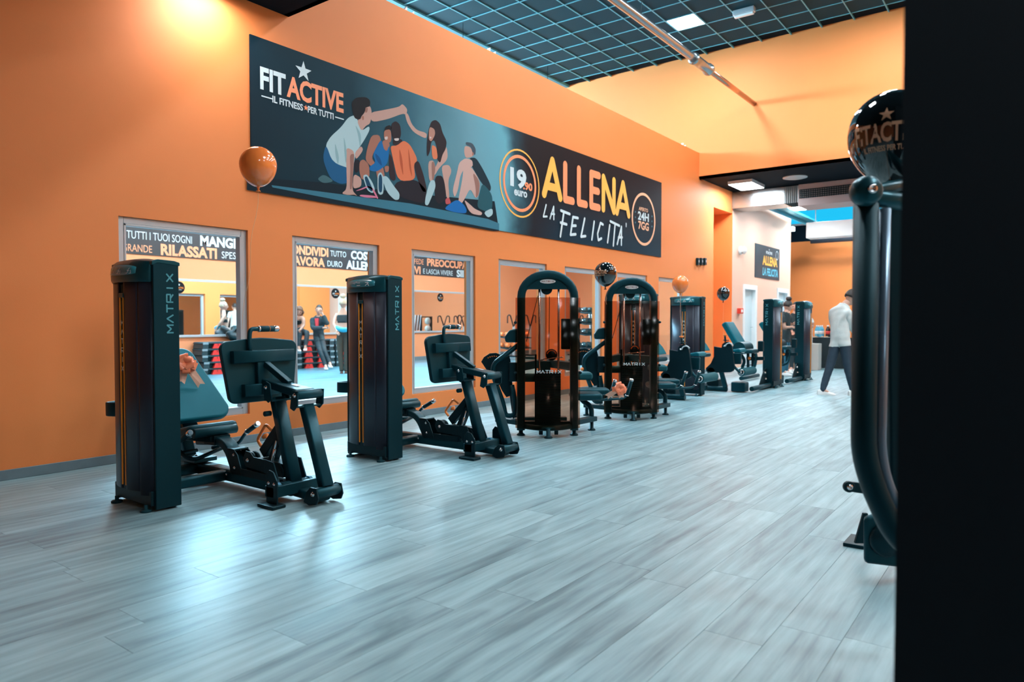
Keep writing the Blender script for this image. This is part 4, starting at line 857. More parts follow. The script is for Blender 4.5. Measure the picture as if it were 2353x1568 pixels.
# ================================================================ ARCH FRAME MACHINES (local frame, front faces -x)
def arch_machine(O, rz, label):
    r = empty('arch_frame_machine', O, label, 'gym machine', 'arch frame machines', rz, world=False)
    P = lambda n, mb, m, bv=.0, par=r: mb.build(n, m, par, bv, org=(0, 0, 0))
    # arch
    R = .275; zc = 1.445
    path = [(0, -R - .003, .06), (0, -R, 1.2)] + [(0, -R * cos(t), zc + (1.68 - zc) * sin(t)) for t in [pi * k / 16 for k in range(17)]] + [(0, R, 1.2), (0, R + .003, .06)]
    mb = MB(); mb.sweep(path, .13, .085, side=(1, 0, 0), rc=.7); P('arch_frame', mb, METAL)
    pts = [(-R * cos(pi * k / 14) * .97, zc + (1.68 - zc) * .97 * sin(pi * k / 14)) for k in range(15)]
    pts = [p_ for p_ in pts if p_[1] > 1.54]
    mb = MB(); mb.prism(pts + [(.245, 1.50), (.2, 1.525), (-.2, 1.525), (-.245, 1.50)], (-.035, 0, 0), (0, 1, 0), (0, 0, 1), (1, 0, 0), .07); P('head_panel', mb, METAL, .004)
    mb = MB(); mb.add([(-.037, .082 * cos(t), 1.605 + .023 * sin(t)) for t in [2 * pi * k / 24 for k in range(24)]] + [(-.043, .078 * cos(t), 1.605 + .021 * sin(t)) for t in [2 * pi * k / 24 for k in range(24)]], [(k, (k + 1) % 24, 24 + (k + 1) % 24, 24 + k) for k in range(24)] + [tuple(range(24, 48))])
    bd = P('badge', mb, WHITEM)
    mb = MB(); wordmark(mb, (-.0445, .062, 1.597), (0, -1, 0), (0, 0, 1), .015, .015, .0215, .0035); P('lettering', mb, mat('red_brown_lettering', (.25, .05, .04), .5), 0, bd)
    # bowed smoked guard
    n = 20; vs = []; Rg = .335
    for k in range(n + 1):
        t = -1 + 2 * k / n; y = Rg * t; x = -.055 - .15 * (1 - t * t)
        vs += [(x, y, .085), (x, y, 1.435)]
    vs += [(x + .004, y, z) for x, y, z in vs]; m_ = 2 * (n + 1)
    fs = [(2 * k, 2 * k + 2, 2 * k + 3, 2 * k + 1) for k in range(n)] + [(m_ + 2 * k, m_ + 2 * k + 1, m_ + 2 * k + 3, m_ + 2 * k + 2) for k in range(n)] + [(2 * k + 1, 2 * k + 3, m_ + 2 * k + 3, m_ + 2 * k + 1) for k in range(n)] + [(2 * k, m_ + 2 * k, m_ + 2 * k + 2, 2 * k + 2) for k in range(n)]
    mb = MB(); mb.add(vs, fs, True); gd = P('smoked_guard', mb, SMOKE)
    mb = MB(); wordmark(mb, (-.212, .118, .665), (0, -1, 0), (0, 0, 1), .033, .030, .043, .0065); P('lettering', mb, LTXT, 0, gd)
    # bolts holding the guard
    for y in (-.33, .33):
        for z in (.66, 1.18): 
            mb = MB(); mb.lathe([(.014, 0), (.017, .008), (.008, .03), (0, .032)], (-.055, y, z), (-.5, y, 0), 12); P('guard_knob', mb, METALD)
    # guide rods, stack, pulley
    for y in (.085, -.115): mb = MB(); mb.cyl((.02, y, .12), (.02, y, 1.53), .012, 12); P('guide_rod', mb, CHROME)
    mb = MB(); mb.tube([(.02, -.02, 1.45), (.02, -.015, .80)], .004, 6); mb.tube([(.02, .10, 1.46), (.05, .22, .98)], .004, 6); P('cable', mb, METALD)
    mb = MB(); mb.cyl((.0, .01, 1.53), (.04, .01, 1.53), .06, 24); P('top_pulley', mb, METALD)
    for k in range(19):
        mb = MB(); mb.box(-.05, .09, -.135, .125, .145 + .027 * k, .170 + .027 * k); P('weight_plate', mb, SIDE, .002)
    mb = MB(); mb.box(-.055, -.045, .115, .135, .10, .85); P('stack_frame', mb, METALD, .003)
    mb = MB(); mb.lathe([(.055, 0), (.06, .005), (.06, .015), (0, .015)], (-.02, -.04, .845), (-1, 0, .0), 28); sd = P('selector_disc', mb, METALD)
    mb = MB()
    for k in range(9): t = pi * (.1 + .8 * k / 8); mb.lathe([(.006, 0), (.006, .001)], (-.036, -.04 + .045 * cos(t), .845 + .045 * sin(t)), (-1, 0, 0), 8)
    P('disc_mark', mb, LINE, 0, sd)
    mb = MB(); mb.cyl((-.04, .05, .80), (-.04, -.16, .82), .006, 8); P('selector_pin', mb, CHROME)
    mb = MB(); mb.box(-.02, .0, -.335, -.14, .90, 1.22); P('instruction_board', mb, METALD, .012)
    # base
    mb = MB(); mb.sweep([(-.02 - .16 * (1 - (y / .25) ** 2), y, .10) for y in [-.25 + .05 * k for k in range(11)]], .055, .055, side=(0, 0, 1), rc=.9); P('front_bow', mb, METAL)
    for x, y, n_ in ((0, -.278, 0), (0, .278, 0), (-.19, 0, 0), (.34, -.50, 0), (.28, .51, 0)):
        mb = MB(); mb.lathe([(.042, 0), (.044, .008), (.034, .02), (.022, .024), (.022, .10)], (x, y, 0), n=16); P('foot', mb, METALD)
    for y in (-.09, .07): mb = MB(); mb.box(-.05, -.01, y - .02, y + .02, .012, .10); P('bow_leg', mb, METALD, .003)
    for sy in (-1, 1): mb = MB(); mb.bar((.02, sy * .27, .13), (.34 if sy < 0 else .28, sy * .52, .13), .05, .10, side=(0, 0, 1)); P('side_beam', mb, METAL, .006)
    mb = MB(); mb.bar((.0, -.28, .12), (.0, .28, .12), .06, .06); P('base_beam', mb, METAL, .006)
    mb = MB(); mb.sweep([(.05, 0, .12), (.66, 0, .12)], .10, .08, side=(0, 1, 0)); P('long_beam', mb, METAL)
    mb = MB(); mb.box(.58, .68, -.25, .25, .03, .11); P('rear_beam', mb, METAL, .008)
    # seat side (viewer's right)
    mb = MB(); mb.sweep(bend([(.36, -.50, .10), (.36, -.50, .26), (.40, -.40, .32), (.40, -.38, .38)], .15, 6), .055, .055, side=(1, 0, 0), rc=.8); P('seat_post', mb, METAL)
    mb = MB(); mb.box(.14, .46, -.60, -.26, .345, .42); P('seat_pad', mb, VINYLD, .03)
    mb = MB(); mb.box(.46, .70, -.72, -.36, .37, .44); P('thigh_pad', mb, VINYLD, .03)
    mb = MB(); mb.box(.20, .44, -.50, -.28, .56, .64); P('hip_pad', mb, FOAM, .03)
    for k, (hx, hy) in enumerate(((.30, -.70), (.42, -.90))):
        mb = MB(); mb.tube(bend([(.30, -.52, .33), (hx, hy + .04, .34), (hx, hy, .38)], .04), .013, 10); h_ = P('hand_bar', mb, METAL)
        e0, e1 = V((hx, hy, .38)), V((hx, hy - .045, .53)); d0 = (e1 - e0).normalized()
        mb = MB(); mb.cyl(e0, e1, .020, 14); P('grip', mb, RUBBER, 0, h_)
        mb = MB(); mb.cyl(e1, e1 + d0 * .03, .022, 16); mb.cyl(e0 - d0 * .012, e0, .022, 14); P('end_cap', mb, CHROME, 0, h_)
    # movement arm side (viewer's left)
    def sector(c, rad, a0, a1, x0, tail):
        pts = [(c[0] + rad * cos(radians(a0 + (a1 - a0) * k / 16)), c[1] + rad * sin(radians(a0 + (a1 - a0) * k / 16))) for k in range(17)]
        return pts + tail
    pts = sector((.50, .84), .19, 10, 170, 0, [(.33, .80), (.36, .70), (.30, .60), (.38, .52), (.47, .56), (.52, .70), (.66, .80)])
    mb = MB(); mb.prism([(.40, .83), (.47, .86), (.53, .80), (.55, .70), (.53, .58), (.48, .46), (.43, .385), (.39, .40), (.37, .5), (.365, .68)], (.12, .0, .0), (0, 1, 0), (0, 0, 1), (1, 0, 0), .012); P('cam_plate', mb, METALD, .002)
    mb = MB(); mb.prism([(.70, .76), (.67, .81), (.61, .85), (.54, .855), (.48, .83), (.44, .78), (.50, .64), (.62, .64)], (.17, .0, .0), (0, 1, 0), (0, 0, 1), (1, 0, 0), .012); sc = P('angle_sector', mb, METALD, .002)
    mb = MB()
    for k in range(8): t = radians(60 + 10 * k); mb.lathe([(.006, 0), (.006, .001)], (.168, .56 + .13 * cos(t), .69 + .13 * sin(t)), (-1, 0, 0), 8)
    P('sector_mark', mb, ORPL, 0, sc)
    mb = MB(); mb.tube(bend([(.02, .27, .97), (.04, .57, .74), (.06, .57, .62), (.08, .46, .32), (.08, .44, .19), (.08, .34, .20), (.08, .34, .36), (.08, .37, .52)], .09, 8), .026, 14); P('bent_tube', mb, METAL)
    mb = MB(); mb.tube(bend([(.20, .40, .6), (.20, .36, .3), (.16, .34, .16)], .1, 8), .024, 12); P('bent_tube', mb, METAL)
    mb = MB(); mb.prism([(.0, 0), (.16, 0), (.17, .06), (.12, .13), (.05, .145), (0, .14)], (.02, .28, .97), (0, 1, 0), (0, 0, 1), (1, 0, 0), .09); P('chest_pad', mb, VINYLD, .02)
    mb = MB(); mb.lathe([(.01, 0), (.012, .02), (.022, .03), (.022, .04), (0, .05)], (.03, .59, .60), (-1, .2, .2), 14); P('orange_knob', mb, ORPL)
    mb = MB(); mb.box(.02, .12, .28, .40, .56, .76); P('adjuster_block', mb, METALD, .008)
    mb = MB(); mb.cyl((.05, .26, .60), (.05, .12, .60), .045, 18); P('foam_roll', mb, FOAM)
    mb = MB(); mb.bar((.05, .27, .72), (.6, .05, .72), .07, .09); mb.bar((.05, -.27, .72), (.6, -.05, .72), .07, .09); P('cross_arm', mb, METAL, .006)
    mb = MB(); mb.box(.5, .6, -.06, .06, .12, .75); P('rear_post', mb, METAL, .008)
    return r
AMA = arch_machine((6.134, 4.13, 0), YAW, 'nearer arch topped machine with smoked guard beside the second leg press')
AMB = dup(AMA, (7.802, 4.026, 0), 'farther arch topped machine with a black balloon tied to it')

# ================================================================ SEATED LEG MACHINES (towers in line with the leg presses)
def leg_curl(O, label):
    r = empty('leg_curl_machine', O, label, 'gym machine', 'leg curl machines')
    tower(r, (0, 0, 0), 0)
    ox, oy = O[0], O[1]; X = lambda u, v, x: AX(u, v, ox + x)
    P = lambda n, mb, m, bv=.004, par=r: mb.build(n, m, par, bv)
    L_ = lambda x, y, z: (ox + x, oy + y, z)
    dX, dY = ox - 9.10, oy - 4.36                             # drawn for the tower at x 9.10, y 4.36
    Q = lambda u, v, x: AX(u, v, x) + V((dX, dY, 0)); W_ = lambda x, y, z: (x + dX, y + dY, z)
    mb = MB(); mb.cyl(W_(10.05, 4.28, .045), W_(10.05, 4.70, .045), .042, 16); P('floor_bar', mb, METAL, 0)
    mb = MB(); mb.bar(Q(1559, 868, 10.02), Q(1570, 910, 10.02), .06, .07); P('strut', mb, METAL, .008)
    mb = MB(); mb.bar(W_(9.83, 4.55, .07), W_(9.83, 5.45, .07), .10, .09); mb.bar(W_(9.25, 4.85, .07), W_(9.83, 4.85, .07), .08, .08); P('long_beam', mb, METAL, .008)
    pts = [Q(a, b, 9.74) for a, b in ((1538, 804), (1557, 807.5), (1558.5, 798), (1565, 793), (1573, 791.5), (1579, 796), (1582.5, 804.5), (1589, 858), (1586, 867), (1579, 871), (1545, 872), (1519, 868), (1518, 860), (1530, 848), (1538, 830))]
    mb = MB(); mb.slab(pts, (.05, 0, 0)); P('cam_shroud', mb, METALD, .004)
    c = Q(1576, 806, 9.73); mb = MB(); mb.tube([c + V((0, .065 * cos(t), .065 * sin(t))) for t in [radians(10 + 14 * k) for k in range(11)]], .010, 8); P('steel_arc', mb, ALU, 0)
    bolt(r, Q(1564, 803, 9.735), (-1, 0, 0), .012)
    a_, b_ = Q(1567, 792, 9.76), Q(1566, 777, 9.76); c = Q(1569, 789, 9.76)
    mb = MB(); mb.cyl(a_, b_, .016, 12); mb.cyl(c, c + V((0, 0, .014)), .05, 16); k_ = P('selector', mb, METALD, 0)
    mb = MB(); mb.lathe([(.012, -.01), (.016, .005), (.030, .012), (.031, .026), (0, .03)], b_, (0, 0, 1), 16); P('orange_knob', mb, ORPL, 0, k_)
    c = Q(1608, 871, 9.86)
    mb = MB(); mb.tube(bend([Q(1585, 850, 9.80), Q(1594, 862, 9.80), V((9.80 + dX, c.y, c.z)), V((9.86 + dX, c.y, c.z))], .03), .022, 10); P('roller_arm', mb, METAL, 0)
    mb = MB(); mb.cyl((c.x - .07, c.y, c.z), (c.x + .62, c.y, c.z), .02, 12); mb.lathe([(.048, 0), (.048, .012), (.03, .013), (.03, 0)], (c.x - .005, c.y, c.z), (-1, 0, 0), 20); P('roller_axle', mb, CHROME, 0)
    mb = MB(); mb.cyl((c.x, c.y, c.z), (c.x + .58, c.y, c.z), .066, 24); P('foam_roller', mb, FOAM, .015)
    mb = MB(); mb.slab([Q(1584, 819, 9.90), Q(1607, 820, 9.90), Q(1605, 811, 9.90), Q(1600, 809.5, 9.90), Q(1584, 812, 9.90)], (.30, 0, 0)); P('thigh_pad', mb, VINYL, .02)
    mb = MB(); mb.slab([Q(1586, 850, 9.90), Q(1606, 850, 9.90), Q(1607, 822, 9.90), Q(1586, 821, 9.90)], (.06, 0, 0)); P('pad_bracket', mb, METAL, .01)
    q0, q1 = Q(1534, 815, 10.06), Q(1519, 786, 10.06)
    mb = MB(); mb.slab([(9.60 + dX, q0.y, q0.z), q0, (q1.x - .03, q0.y * .5 + q1.y * .5 + .0, q0.z * .4 + q1.z * .6), (q1.x - .08, q1.y, q1.z), (9.72 + dX, q1.y + .05, q1.z + .10), (9.62 + dX, q1.y, q1.z)], (0, .07, .02)); P('backrest', mb, VINYL, .022)
    mb = MB(); mb.box(9.62 + dX, 10.04 + dX, 4.55 + dY, q0.y + .1, q0.z - .10, q0.z - .03); P('seat_pad', mb, VINYLD, .03)
    mb = MB(); mb.bar(W_(9.83, 4.80, .08), W_(9.83, 4.95, q0.z - .08), .09, .08); P('seat_post', mb, METAL, .008)
    mb = MB(); mb.cyl(Q(1531, 868, 9.74), Q(1531, 868, 9.74) + V((.08, 0, 0)), .07, 22); P('lower_cam', mb, METALD, .004)
    mb = MB(); mb.tube(bend([W_(9.64, 4.80, .55), W_(9.58, 4.62, .55), W_(9.56, 4.50, .62)], .05), .016, 10); P('hand_bar', mb, METAL, 0)
    mb = MB(); a_, b_ = Q(1545, 868, 10.1), Q(1552, 884, 10.1); mb.box(10.05 + dX, 10.30 + dX, min(a_.y, b_.y) - .02, max(a_.y, b_.y) + .14, .03, .20); P('base_block', mb, METALD, .02)
    return r
LC2 = leg_curl((9.10, 4.36, 0), 'black leg curl machine half hidden behind the farther arch machine')
LC = dup(LC2, (10.76, 4.32, 0), 'black leg curl machine under the orange balloon tied to its tower')
# ---- far row, turned a quarter
def leg_extension(O, label):
    r = empty('leg_extension_machine', O, label, 'gym machine', 'leg extension machines', radians(90), world=False)
    tower(r, (0, -.53, 0), 0)
    w = lambda p: (p[1] - O[1], -(p[0] - O[0]), p[2])          # world point to this machine's quarter-turned frame
    def P(name, mb, m, bv=.004, seg=2):
        mb.v = [w(p) for p in mb.v]; return mb.build(name, m, r, bv, seg, org=(0, 0, 0))
    ox, oy = O[0], O[1]; xs = ox - .55; A = lambda u, v: AX(u, v, 12.215)
    mb = MB(); mb.prism([(0, 0), (-.42, 0), (-.42, .07), (-.28, .22), (-.14, .34), (0, .36)], (ox + .03, oy + .10, 0), (1, 0, 0), (0, 0, 1), (0, 1, 0), .014); P('corner_bracket', mb, METALD)
    for x, z in ((-.10, .28), (-.06, .17), (-.32, .06)):
        o = bolt(r, w((ox + x, oy + .098, z)), (-1, 0, 0), .022)
    mb = MB(); mb.cyl((xs - .40, oy + .05, .06), (ox, oy + .05, .06), .04, 14); mb.cyl((xs - .3, oy + .95, .06), (ox + .2, oy + .95, .06), .04, 14); P('base_tube', mb, METAL, 0)
    mb = MB(); mb.bar((xs - .42, oy + .12, .09), (xs - .42, oy + .36, .09), .20, .16); P('cross_beam', mb, METAL, .02)
    b0, b1 = A(1705, 800), A(1671, 742)
    mb = MB(); mb.bar(b0, b1, .40, .10); P('backrest', mb, VINYL, .03, 3)
    mb = MB(); mb.cyl((xs - .22, b0.y - .02, b0.z), (xs + .22, b0.y - .02, b0.z), .11, 20); P('lumbar_roll', mb, VINYLD, .03)
    s0, s1 = A(1705, 812), A(1738, 804)
    mb = MB(); mb.box(xs - .2, xs + .2, min(s0.y, s1.y), max(s0.y, s1.y), s1.z - .06, s1.z + .01); P('seat_pad', mb, VINYLD, .03)
    mb = MB(); mb.lathe([(.03, 0), (.03, .05), (0, .055)], (xs - .22, s0.y - .1, s1.z - .02), (-1, 0, 0), 14); P('end_cap', mb, WHITEM, .002)
    mb = MB(); mb.tube(bend([A(1701, 812), A(1712, 830), A(1704, 846), A(1716, 853), A(1733, 846), A(1738, 822), A(1736, 812)], .12, 7), .028, 12); P('loop_frame', mb, METAL, 0)
    for u_ in (1719, 1730): mb = MB(); mb.bar(A(u_, 811), A(u_, 850), .04, .04); P('upright', mb, METALD, .004)
    mb = MB(); mb.bar(A(1716, 825), A(1756, 824), .05, .06); P('swing_arm', mb, METALD, .006)
    mb = MB(); q0, q1 = A(1741, 808), A(1754, 784); mb.box(xs - .02, xs + .06, min(q0.y, q1.y), max(q0.y, q1.y), q0.z, q1.z); P('cam_shroud', mb, METALD, .02, 3)
    mb = MB(); q0 = A(1723, 824); mb.lathe([(.02, 0), (.035, .02), (0, .04)], q0, (-1, 0, 0), 12); P('orange_knob', mb, ORPL, 0)
    return r
LE = leg_extension((12.765, 3.814, 0), 'black leg extension machine with upright teal backrest and foam roller')
LE2 = dup(LE, (14.70, 3.79, 0), 'farthest black leg extension machine by the woman in jeans')

# ================================================================ NEAR MACHINE AT THE RIGHT EDGE
def near_machine():
    r = empty('cable_machine', (2.95, .28, 0), 'large blurred black machine frame at the right edge beside the dark pillar', 'gym machine')
    P = lambda n, mb, m, bv=.004: mb.build(n, m, r, bv)
    D = 2.45; a = lambda u, v, d=D: AD(u, v, d)
    mb = MB(); mb.sweep(bend([a(1990, 470), a(1984, 1040), a(2006, 1120), a(2060, 1240), a(2140, 1290)], .25, 8), .085, .075, side=FW, rc=.9); P('outer_frame_tube', mb, SIDE, 0)
    mb = MB(); mb.tube(bend([a(2034, 480), a(2022, 1040), a(2040, 1120), a(2085, 1210), a(2160, 1260)], .25, 8), .019, 14); P('inner_frame_tube', mb, ALUP, 0)
    mb = MB(); c = a(1987, 441, D - .03); mb.lathe([(.0, -.03), (.035, -.028), (.049, -.012), (.052, .01), (.048, .03), (.036, .045), (.0, .05)], c, -FW, 28); P('end_knob', mb, HOOD, 0)
    mb = MB(); mb.lathe([(.016, .0), (.016, .006), (.008, .007), (.006, .002), (0, .002)], c - FW * .05, -FW, 16); P('cap_screw', mb, CHROME, 0)
    mb = MB(); mb.cyl(a(2000, 440, D), a(2120, 415, D + .25), .022, 14); mb.cyl(a(2004, 455, D), a(2120, 470, D + .1), .03, 14); P('cross_tube', mb, HOOD, 0)
    mb = MB(); mb.slab([a(2040, 430, 2.7), a(2130, 430, 2.7), a(2130, 1180, 2.7), a(2048, 1180, 2.7)], FW * .05); P('shroud', mb, METALD, .01)
    mb = MB(); mb.slab([a(1990, 1190, 3.3), a(1990, 1297, 3.3), a(2100, 1310, 3.3), a(2100, 1190, 3.3), a(2020, 1180, 3.3)], FW * .04); P('base_box', mb, METAL, .02)
    mb = MB(); mb.lathe([(.075, 0), (.08, .01), (.07, .03), (.0, .03)], a(2035, 1240, 3.3), -FW, 28); P('base_cap', mb, METALD, 0)
    mb = MB(); mb.slab([a(1985, 1180, 3.6), a(1995, 1180, 3.6), a(2005, 1250, 3.6), a(1965, 1250, 3.6)], FW * .02); P('stand_plate', mb, METALD)
    q_ = AZ(1972, 1252, 0.0); mb = MB(); mb.box(q_.x - .08, q_.x + .12, q_.y - .12, q_.y + .06, 0, .02); P('foot', mb, METALD)
    mb = MB(); c = a(1948, 1118, 3.3); mb.lathe([(.026, 0), (.026, .02), (0, .02)], c, -FW, 20); mb.slab([a(1948, 1107, 3.3), a(1990, 1112, 3.3), a(1990, 1136, 3.3), a(1948, 1130, 3.3)], FW * .02); P('side_lug', mb, METALD, .003)
    bolt(r, c - FW * .02, -FW, .012)
    return r
ALUP = mat('satin_blue_tube', (.16, .24, .32), .3, .5)
NM = near_machine()

# ================================================================ BALLOONS AND BOWS
def balloon(c, R, m, label, end, print_=None, group='party balloons', tilt=0):
    r = empty('balloon', c, label, 'balloon', group); c = V(c)
    prof = []
    for k in range(25):
        t = -pi / 2 + pi * k / 24; rr_ = R * cos(t); z = R * sin(t) * (1.22 if t < 0 else 1.0)
        if t < 0: rr_ *= 1 - .10 * (sin(-t)) ** 2
        prof.append((max(rr_, 0), z))
    mb = MB(); mb.lathe(prof, c, (0, 0, 1), 40); mb.build('skin', m, r)
    zb = -R * 1.22
    mb = MB(); mb.lathe([(.006, 0), (.010, -.01), (.005, -.02), (.018, -.035), (.012, -.036), (0, -.03)], c + V((0, 0, zb + .004)), (0, 0, 1), 12); mb.build('knot', m, r)
    e = V(end); s0_ = c + V((0, 0, zb - .015)); pts = [s0_ + (e - s0_) * (k / 10) + V((.012 * sin(k * 1.3), 0, 0)) * (1 if 0 < k < 10 else 0) for k in range(11)]
    mb = MB(); mb.tube(pts, .0014, 5, caps=False); mb.build('string', STRING, r)
    if print_:
        yaw0, el, sc = print_
        mb = MB(); fl_ = MB()
        star(fl_, (0, .046, 0), (1, 0, 0), (0, 1, 0), .019); text(fl_, 'FITACTIVE', (-.085, -.016, 0), (1, 0, 0), (0, 1, 0), .17, .042, .03); text(fl_, 'IL FITNESS PER TUTTI', (-.062, -.034, 0), (1, 0, 0), (0, 1, 0), .124, .012, .02)
        vs = []
        for x, y, _ in fl_.v:
            a_ = yaw0 + x * sc / R; b_ = el + y * sc / R; rad = R + .0012
            vs.append(c + V((rad * cos(b_) * cos(a_), rad * cos(b_) * sin(a_), rad * sin(b_) * (1.0 if b_ > 0 else 1.22))))
        mb.add(vs, fl_.f); mb.build('lettering', mat('gold_lettering', (.75, .45, .28), .4), r)
    return r
p = AY(593, 379, 4.47); hp_ = AY(600, 768, 4.47)
balloon(p, .128, BALO, 'orange balloon in front of the left end of the big wall banner', (2.83, 4.47, 1.14), group='orange balloons')
p = AD(1391, 628, 8.2); balloon(p, .129, BALB, 'black balloon with gold print tied to the farther arch machine', AD(1394, 700, 8.2), (pi + YAW - .13 - .55, .02, 1.0), 'black balloons')
p = AD(1563, 652, 11.0); balloon(p, .125, BALO, 'orange balloon floating above the leg curl tower', AD(1566, 800, 10.6), group='orange balloons')
p = AD(1662, 674, 12.6); balloon(p, .112, BALB, 'small black balloon in front of the niche above the leg extension machine', AD(1662, 800, 12.6), group='black balloons')
p = AD(2053, 308, 2.72); balloon(p, .162, BALB, 'large blurred black balloon tied to the machine beside the pillar', AD(1993, 425, 2.5), (pi + .149 - .145, -.17, 1.45), 'black balloons')
def bow(c, size, fwd, label, tails):
    r = empty('ribbon_bow', c, label, 'ribbon bow', 'orange ribbon bows'); c = V(c); fwd = V(fwd).normalized(); a = V((0, 0, 1)).cross(fwd).normalized(); b = fwd.cross(a)
    rnd_ = random.Random(3)
    for k in range(15):
        t = 2 * pi * k / 15 + rnd_.uniform(-.2, .2); lift = rnd_.uniform(.25, 1.0); d = (a * cos(t) + b * sin(t)) * (1.15 - lift * .6) + fwd * lift; d.normalize(); w_ = d.cross(fwd if abs(d.dot(fwd)) < .9 else a).normalized() * size * .17
        L_ = size * rnd_.uniform(.45, .6); up2 = w_.normalized().cross(d); mb = MB(); vs = []
        for j in range(13):
            s_ = 2 * pi * j / 12; q = c + d * (L_ * (1 - cos(s_)) / 2) + up2 * (sin(s_) * size * .17); vs += [q - w_, q + w_]
        mb.add(vs, [(2 * j, 2 * j + 1, 2 * j + 3, 2 * j + 2) for j in range(12)], True); mb.build('loop', RIB, r)
    for d in tails:
        d = V(d); w_ = d.cross(fwd).normalized() * size * .16; mb = MB(); q = c + fwd * .01
        mb.add([q - w_, q + w_, q + d + w_ * 1.1, q + d * .9 - w_ * 0 + fwd * .004, q + d - w_ * 1.1 + fwd * .002], [(0, 1, 2, 3, 4)]); mb.build('tail', RIBP, r)
    return r
bd_ = V((0, .42, .52)).normalized(); nb = V((0, -bd_.z, bd_.y))
bc = AX(428, 838, 2.93)
q = V((2.93, 5.42, .72)); 
pc_ = AY(429, 837, 5.40) ; bow(pc_, .17, V((-.5, -.8, .2)), 'orange ribbon bow stuck on the backrest of the nearest leg press', [(.10, -.04, -.18), (-.05, 0, -.15)])
pb_ = AD(1424, 893, 7.35); bow(pb_, .15, V((-.8, -.6, .1)), 'orange ribbon bow tied to the handle of the farther arch machine', [V((-.0, .16, -.10)), V((.02, -.01, -.1))])
# ================================================================ STUDIO CONTENT
SFZ = .066
RED = mat('red_riser', (.80, .035, .03), .5); STEPD = mat('black_step_deck', (.012, .05, .065), .5, bump=.2, bscale=120); GREYP = mat('grey_step_end', (.22, .33, .38), .5)
sx0 = AY(466, 850, 13.92).x
def step():
    r = empty('step_platform', (0, 0, 0), 'x', 'step platform', 'stacked step platforms', world=False); B = lambda n, mb, m, bv=.0: mb.build(n, m, r, bv, org=(0, 0, 0))
    L, Dp = 1.10, .40
    mb = MB(); mb.prism([(.03, .135), (.0, .105), (.02, .10), (L - .02, .10), (L, .105), (L - .03, .135)], (0, 0, 0), (1, 0, 0), (0, 0, 1), (0, 1, 0), Dp); B('deck', mb, STEPD, .006)
    for x in (0, L - .13):
        mb = MB(); mb.prism([(.0, 0), (.13, 0), (.13, .115), (.02, .115)] if x == 0 else [(0, 0), (.13, 0), (.11, .115), (0, .115)], (x, .01, .0), (1, 0, 0), (0, 0, 1), (0, 1, 0), Dp - .02); B('end_block', mb, STEPD, .004)
        mb = MB(); mb.box(x + .005, x + .125, -.004, .012, .085, .130); B('end_grip', mb, GREYP, .003)
    for x in (.22, .60):
        mb = MB(); mb.prism([(0, 0), (.24, 0), (.20, .098), (.04, .098)], (x, .0, .0), (1, 0, 0), (0, 0, 1), (0, 1, 0), .06); mb.box(x + .115, x + .125, -.003, .001, .06, .098); B('riser', mb, RED, .004)
        mb = MB(); mb.box(x + .115, x + .125, -.003, .003, .055, .098); B('riser_slot', mb, METALD)
    mb = MB(); mb.box(.14, L - .14, .06, Dp - .02, .0, .098); B('core', mb, METALD)
    return r
st0 = step(); first = True
ORDN = ['bottom', 'second', 'middle', 'fourth', 'topmost']
for i in range(5):
    for k in range(5):
        o = st0 if first else copy_tree(st0); first = False
        o.location = (sx0 + i * 1.16 + random.uniform(-.02, .02), 13.92 + random.uniform(-.015, .015), SFZ + k * .137)
        o['label'] = '%s black step platform with red risers in the %s stack along the studio wall' % (ORDN[k], ['leftmost', 'second', 'third', 'fourth', 'rightmost'][i])
# bag on the first stack
random.seed(4); bc = V((sx0 + .93, 14.08, SFZ + 5 * .137)); mb = MB()
mb.ell(bc + V((0, 0, .15)), .26, .15, .17, 24, 16)
vs = []
for (x, y, z) in mb.v:
    q = V((x, y, z)); n_ = sin(q.x * 19 + q.z * 23) * .025 + sin(q.z * 41 + q.y * 30 + q.x * 13) * .016; d_ = (q - bc - V((0, 0, .14))); q += d_.normalized() * n_; q.z = max(q.z, bc.z + .003); vs.append(tuple(q))
mb.v = vs; r = empty('gym_bag', bc, 'crumpled black gym bag lying on the leftmost step stack', 'bag'); mb.build('body', mat('black_nylon', (.008, .035, .045), .35, bump=.3, bscale=40), r)
mb = MB(); mb.tube(bend([bc + V((-.15, -.1, .22)), bc + V((-.1, -.16, .33)), bc + V((.08, -.16, .33)), bc + V((.12, -.1, .22))], .06), .012, 8); mb.build('strap', METALD, r)
mb = MB(); mb.box(bc.x - .08, bc.x + .1, bc.y - .185, bc.y - .13, bc.z + .06, bc.z + .17); mb.build('pocket', mat('teal_nylon', (.01, .09, .12), .35), r, .02)
# racks
def dip_bars(x, y, label):
    r = empty('dip_bar_stand', (x, y, SFZ), label, 'gym machine', 'dip bar stands'); mt = mat('brown_black_tube', (.06, .035, .03), .35)
    for dx in (0, .9):
        mb = MB(); mb.tube(bend([(x + dx - .32, y, 1.12), (x + dx - .32, y, 1.36), (x + dx - .18, y, 1.38), (x + dx, y, .98)], .08), .022, 10); mb.build('bent_handle', mt, r)
        mb = MB(); mb.tube(bend([(x + dx + .32, y, 1.12), (x + dx + .32, y, 1.36), (x + dx + .18, y, 1.38), (x + dx, y, .98)], .08), .022, 10); mb.build('bent_handle', mt, r)
        mb = MB(); mb.box(x + dx - .03, x + dx + .03, y - .03, y + .03, SFZ + .04, 1.02); mb.build('post', ALU, r, .004)
        mb = MB(); mb.box(x + dx - .25, x + dx + .25, y - .25, y + .25, SFZ, SFZ + .04); mb.build('base_plate', METALD, r, .004)
    mb = MB(); mb.tube([(x, y, .93), (x + .9, y, .93)], .022, 8); mb.build('cross_bar', mat('pinkish_bar', (.5, .28, .22), .4), r)
    return r
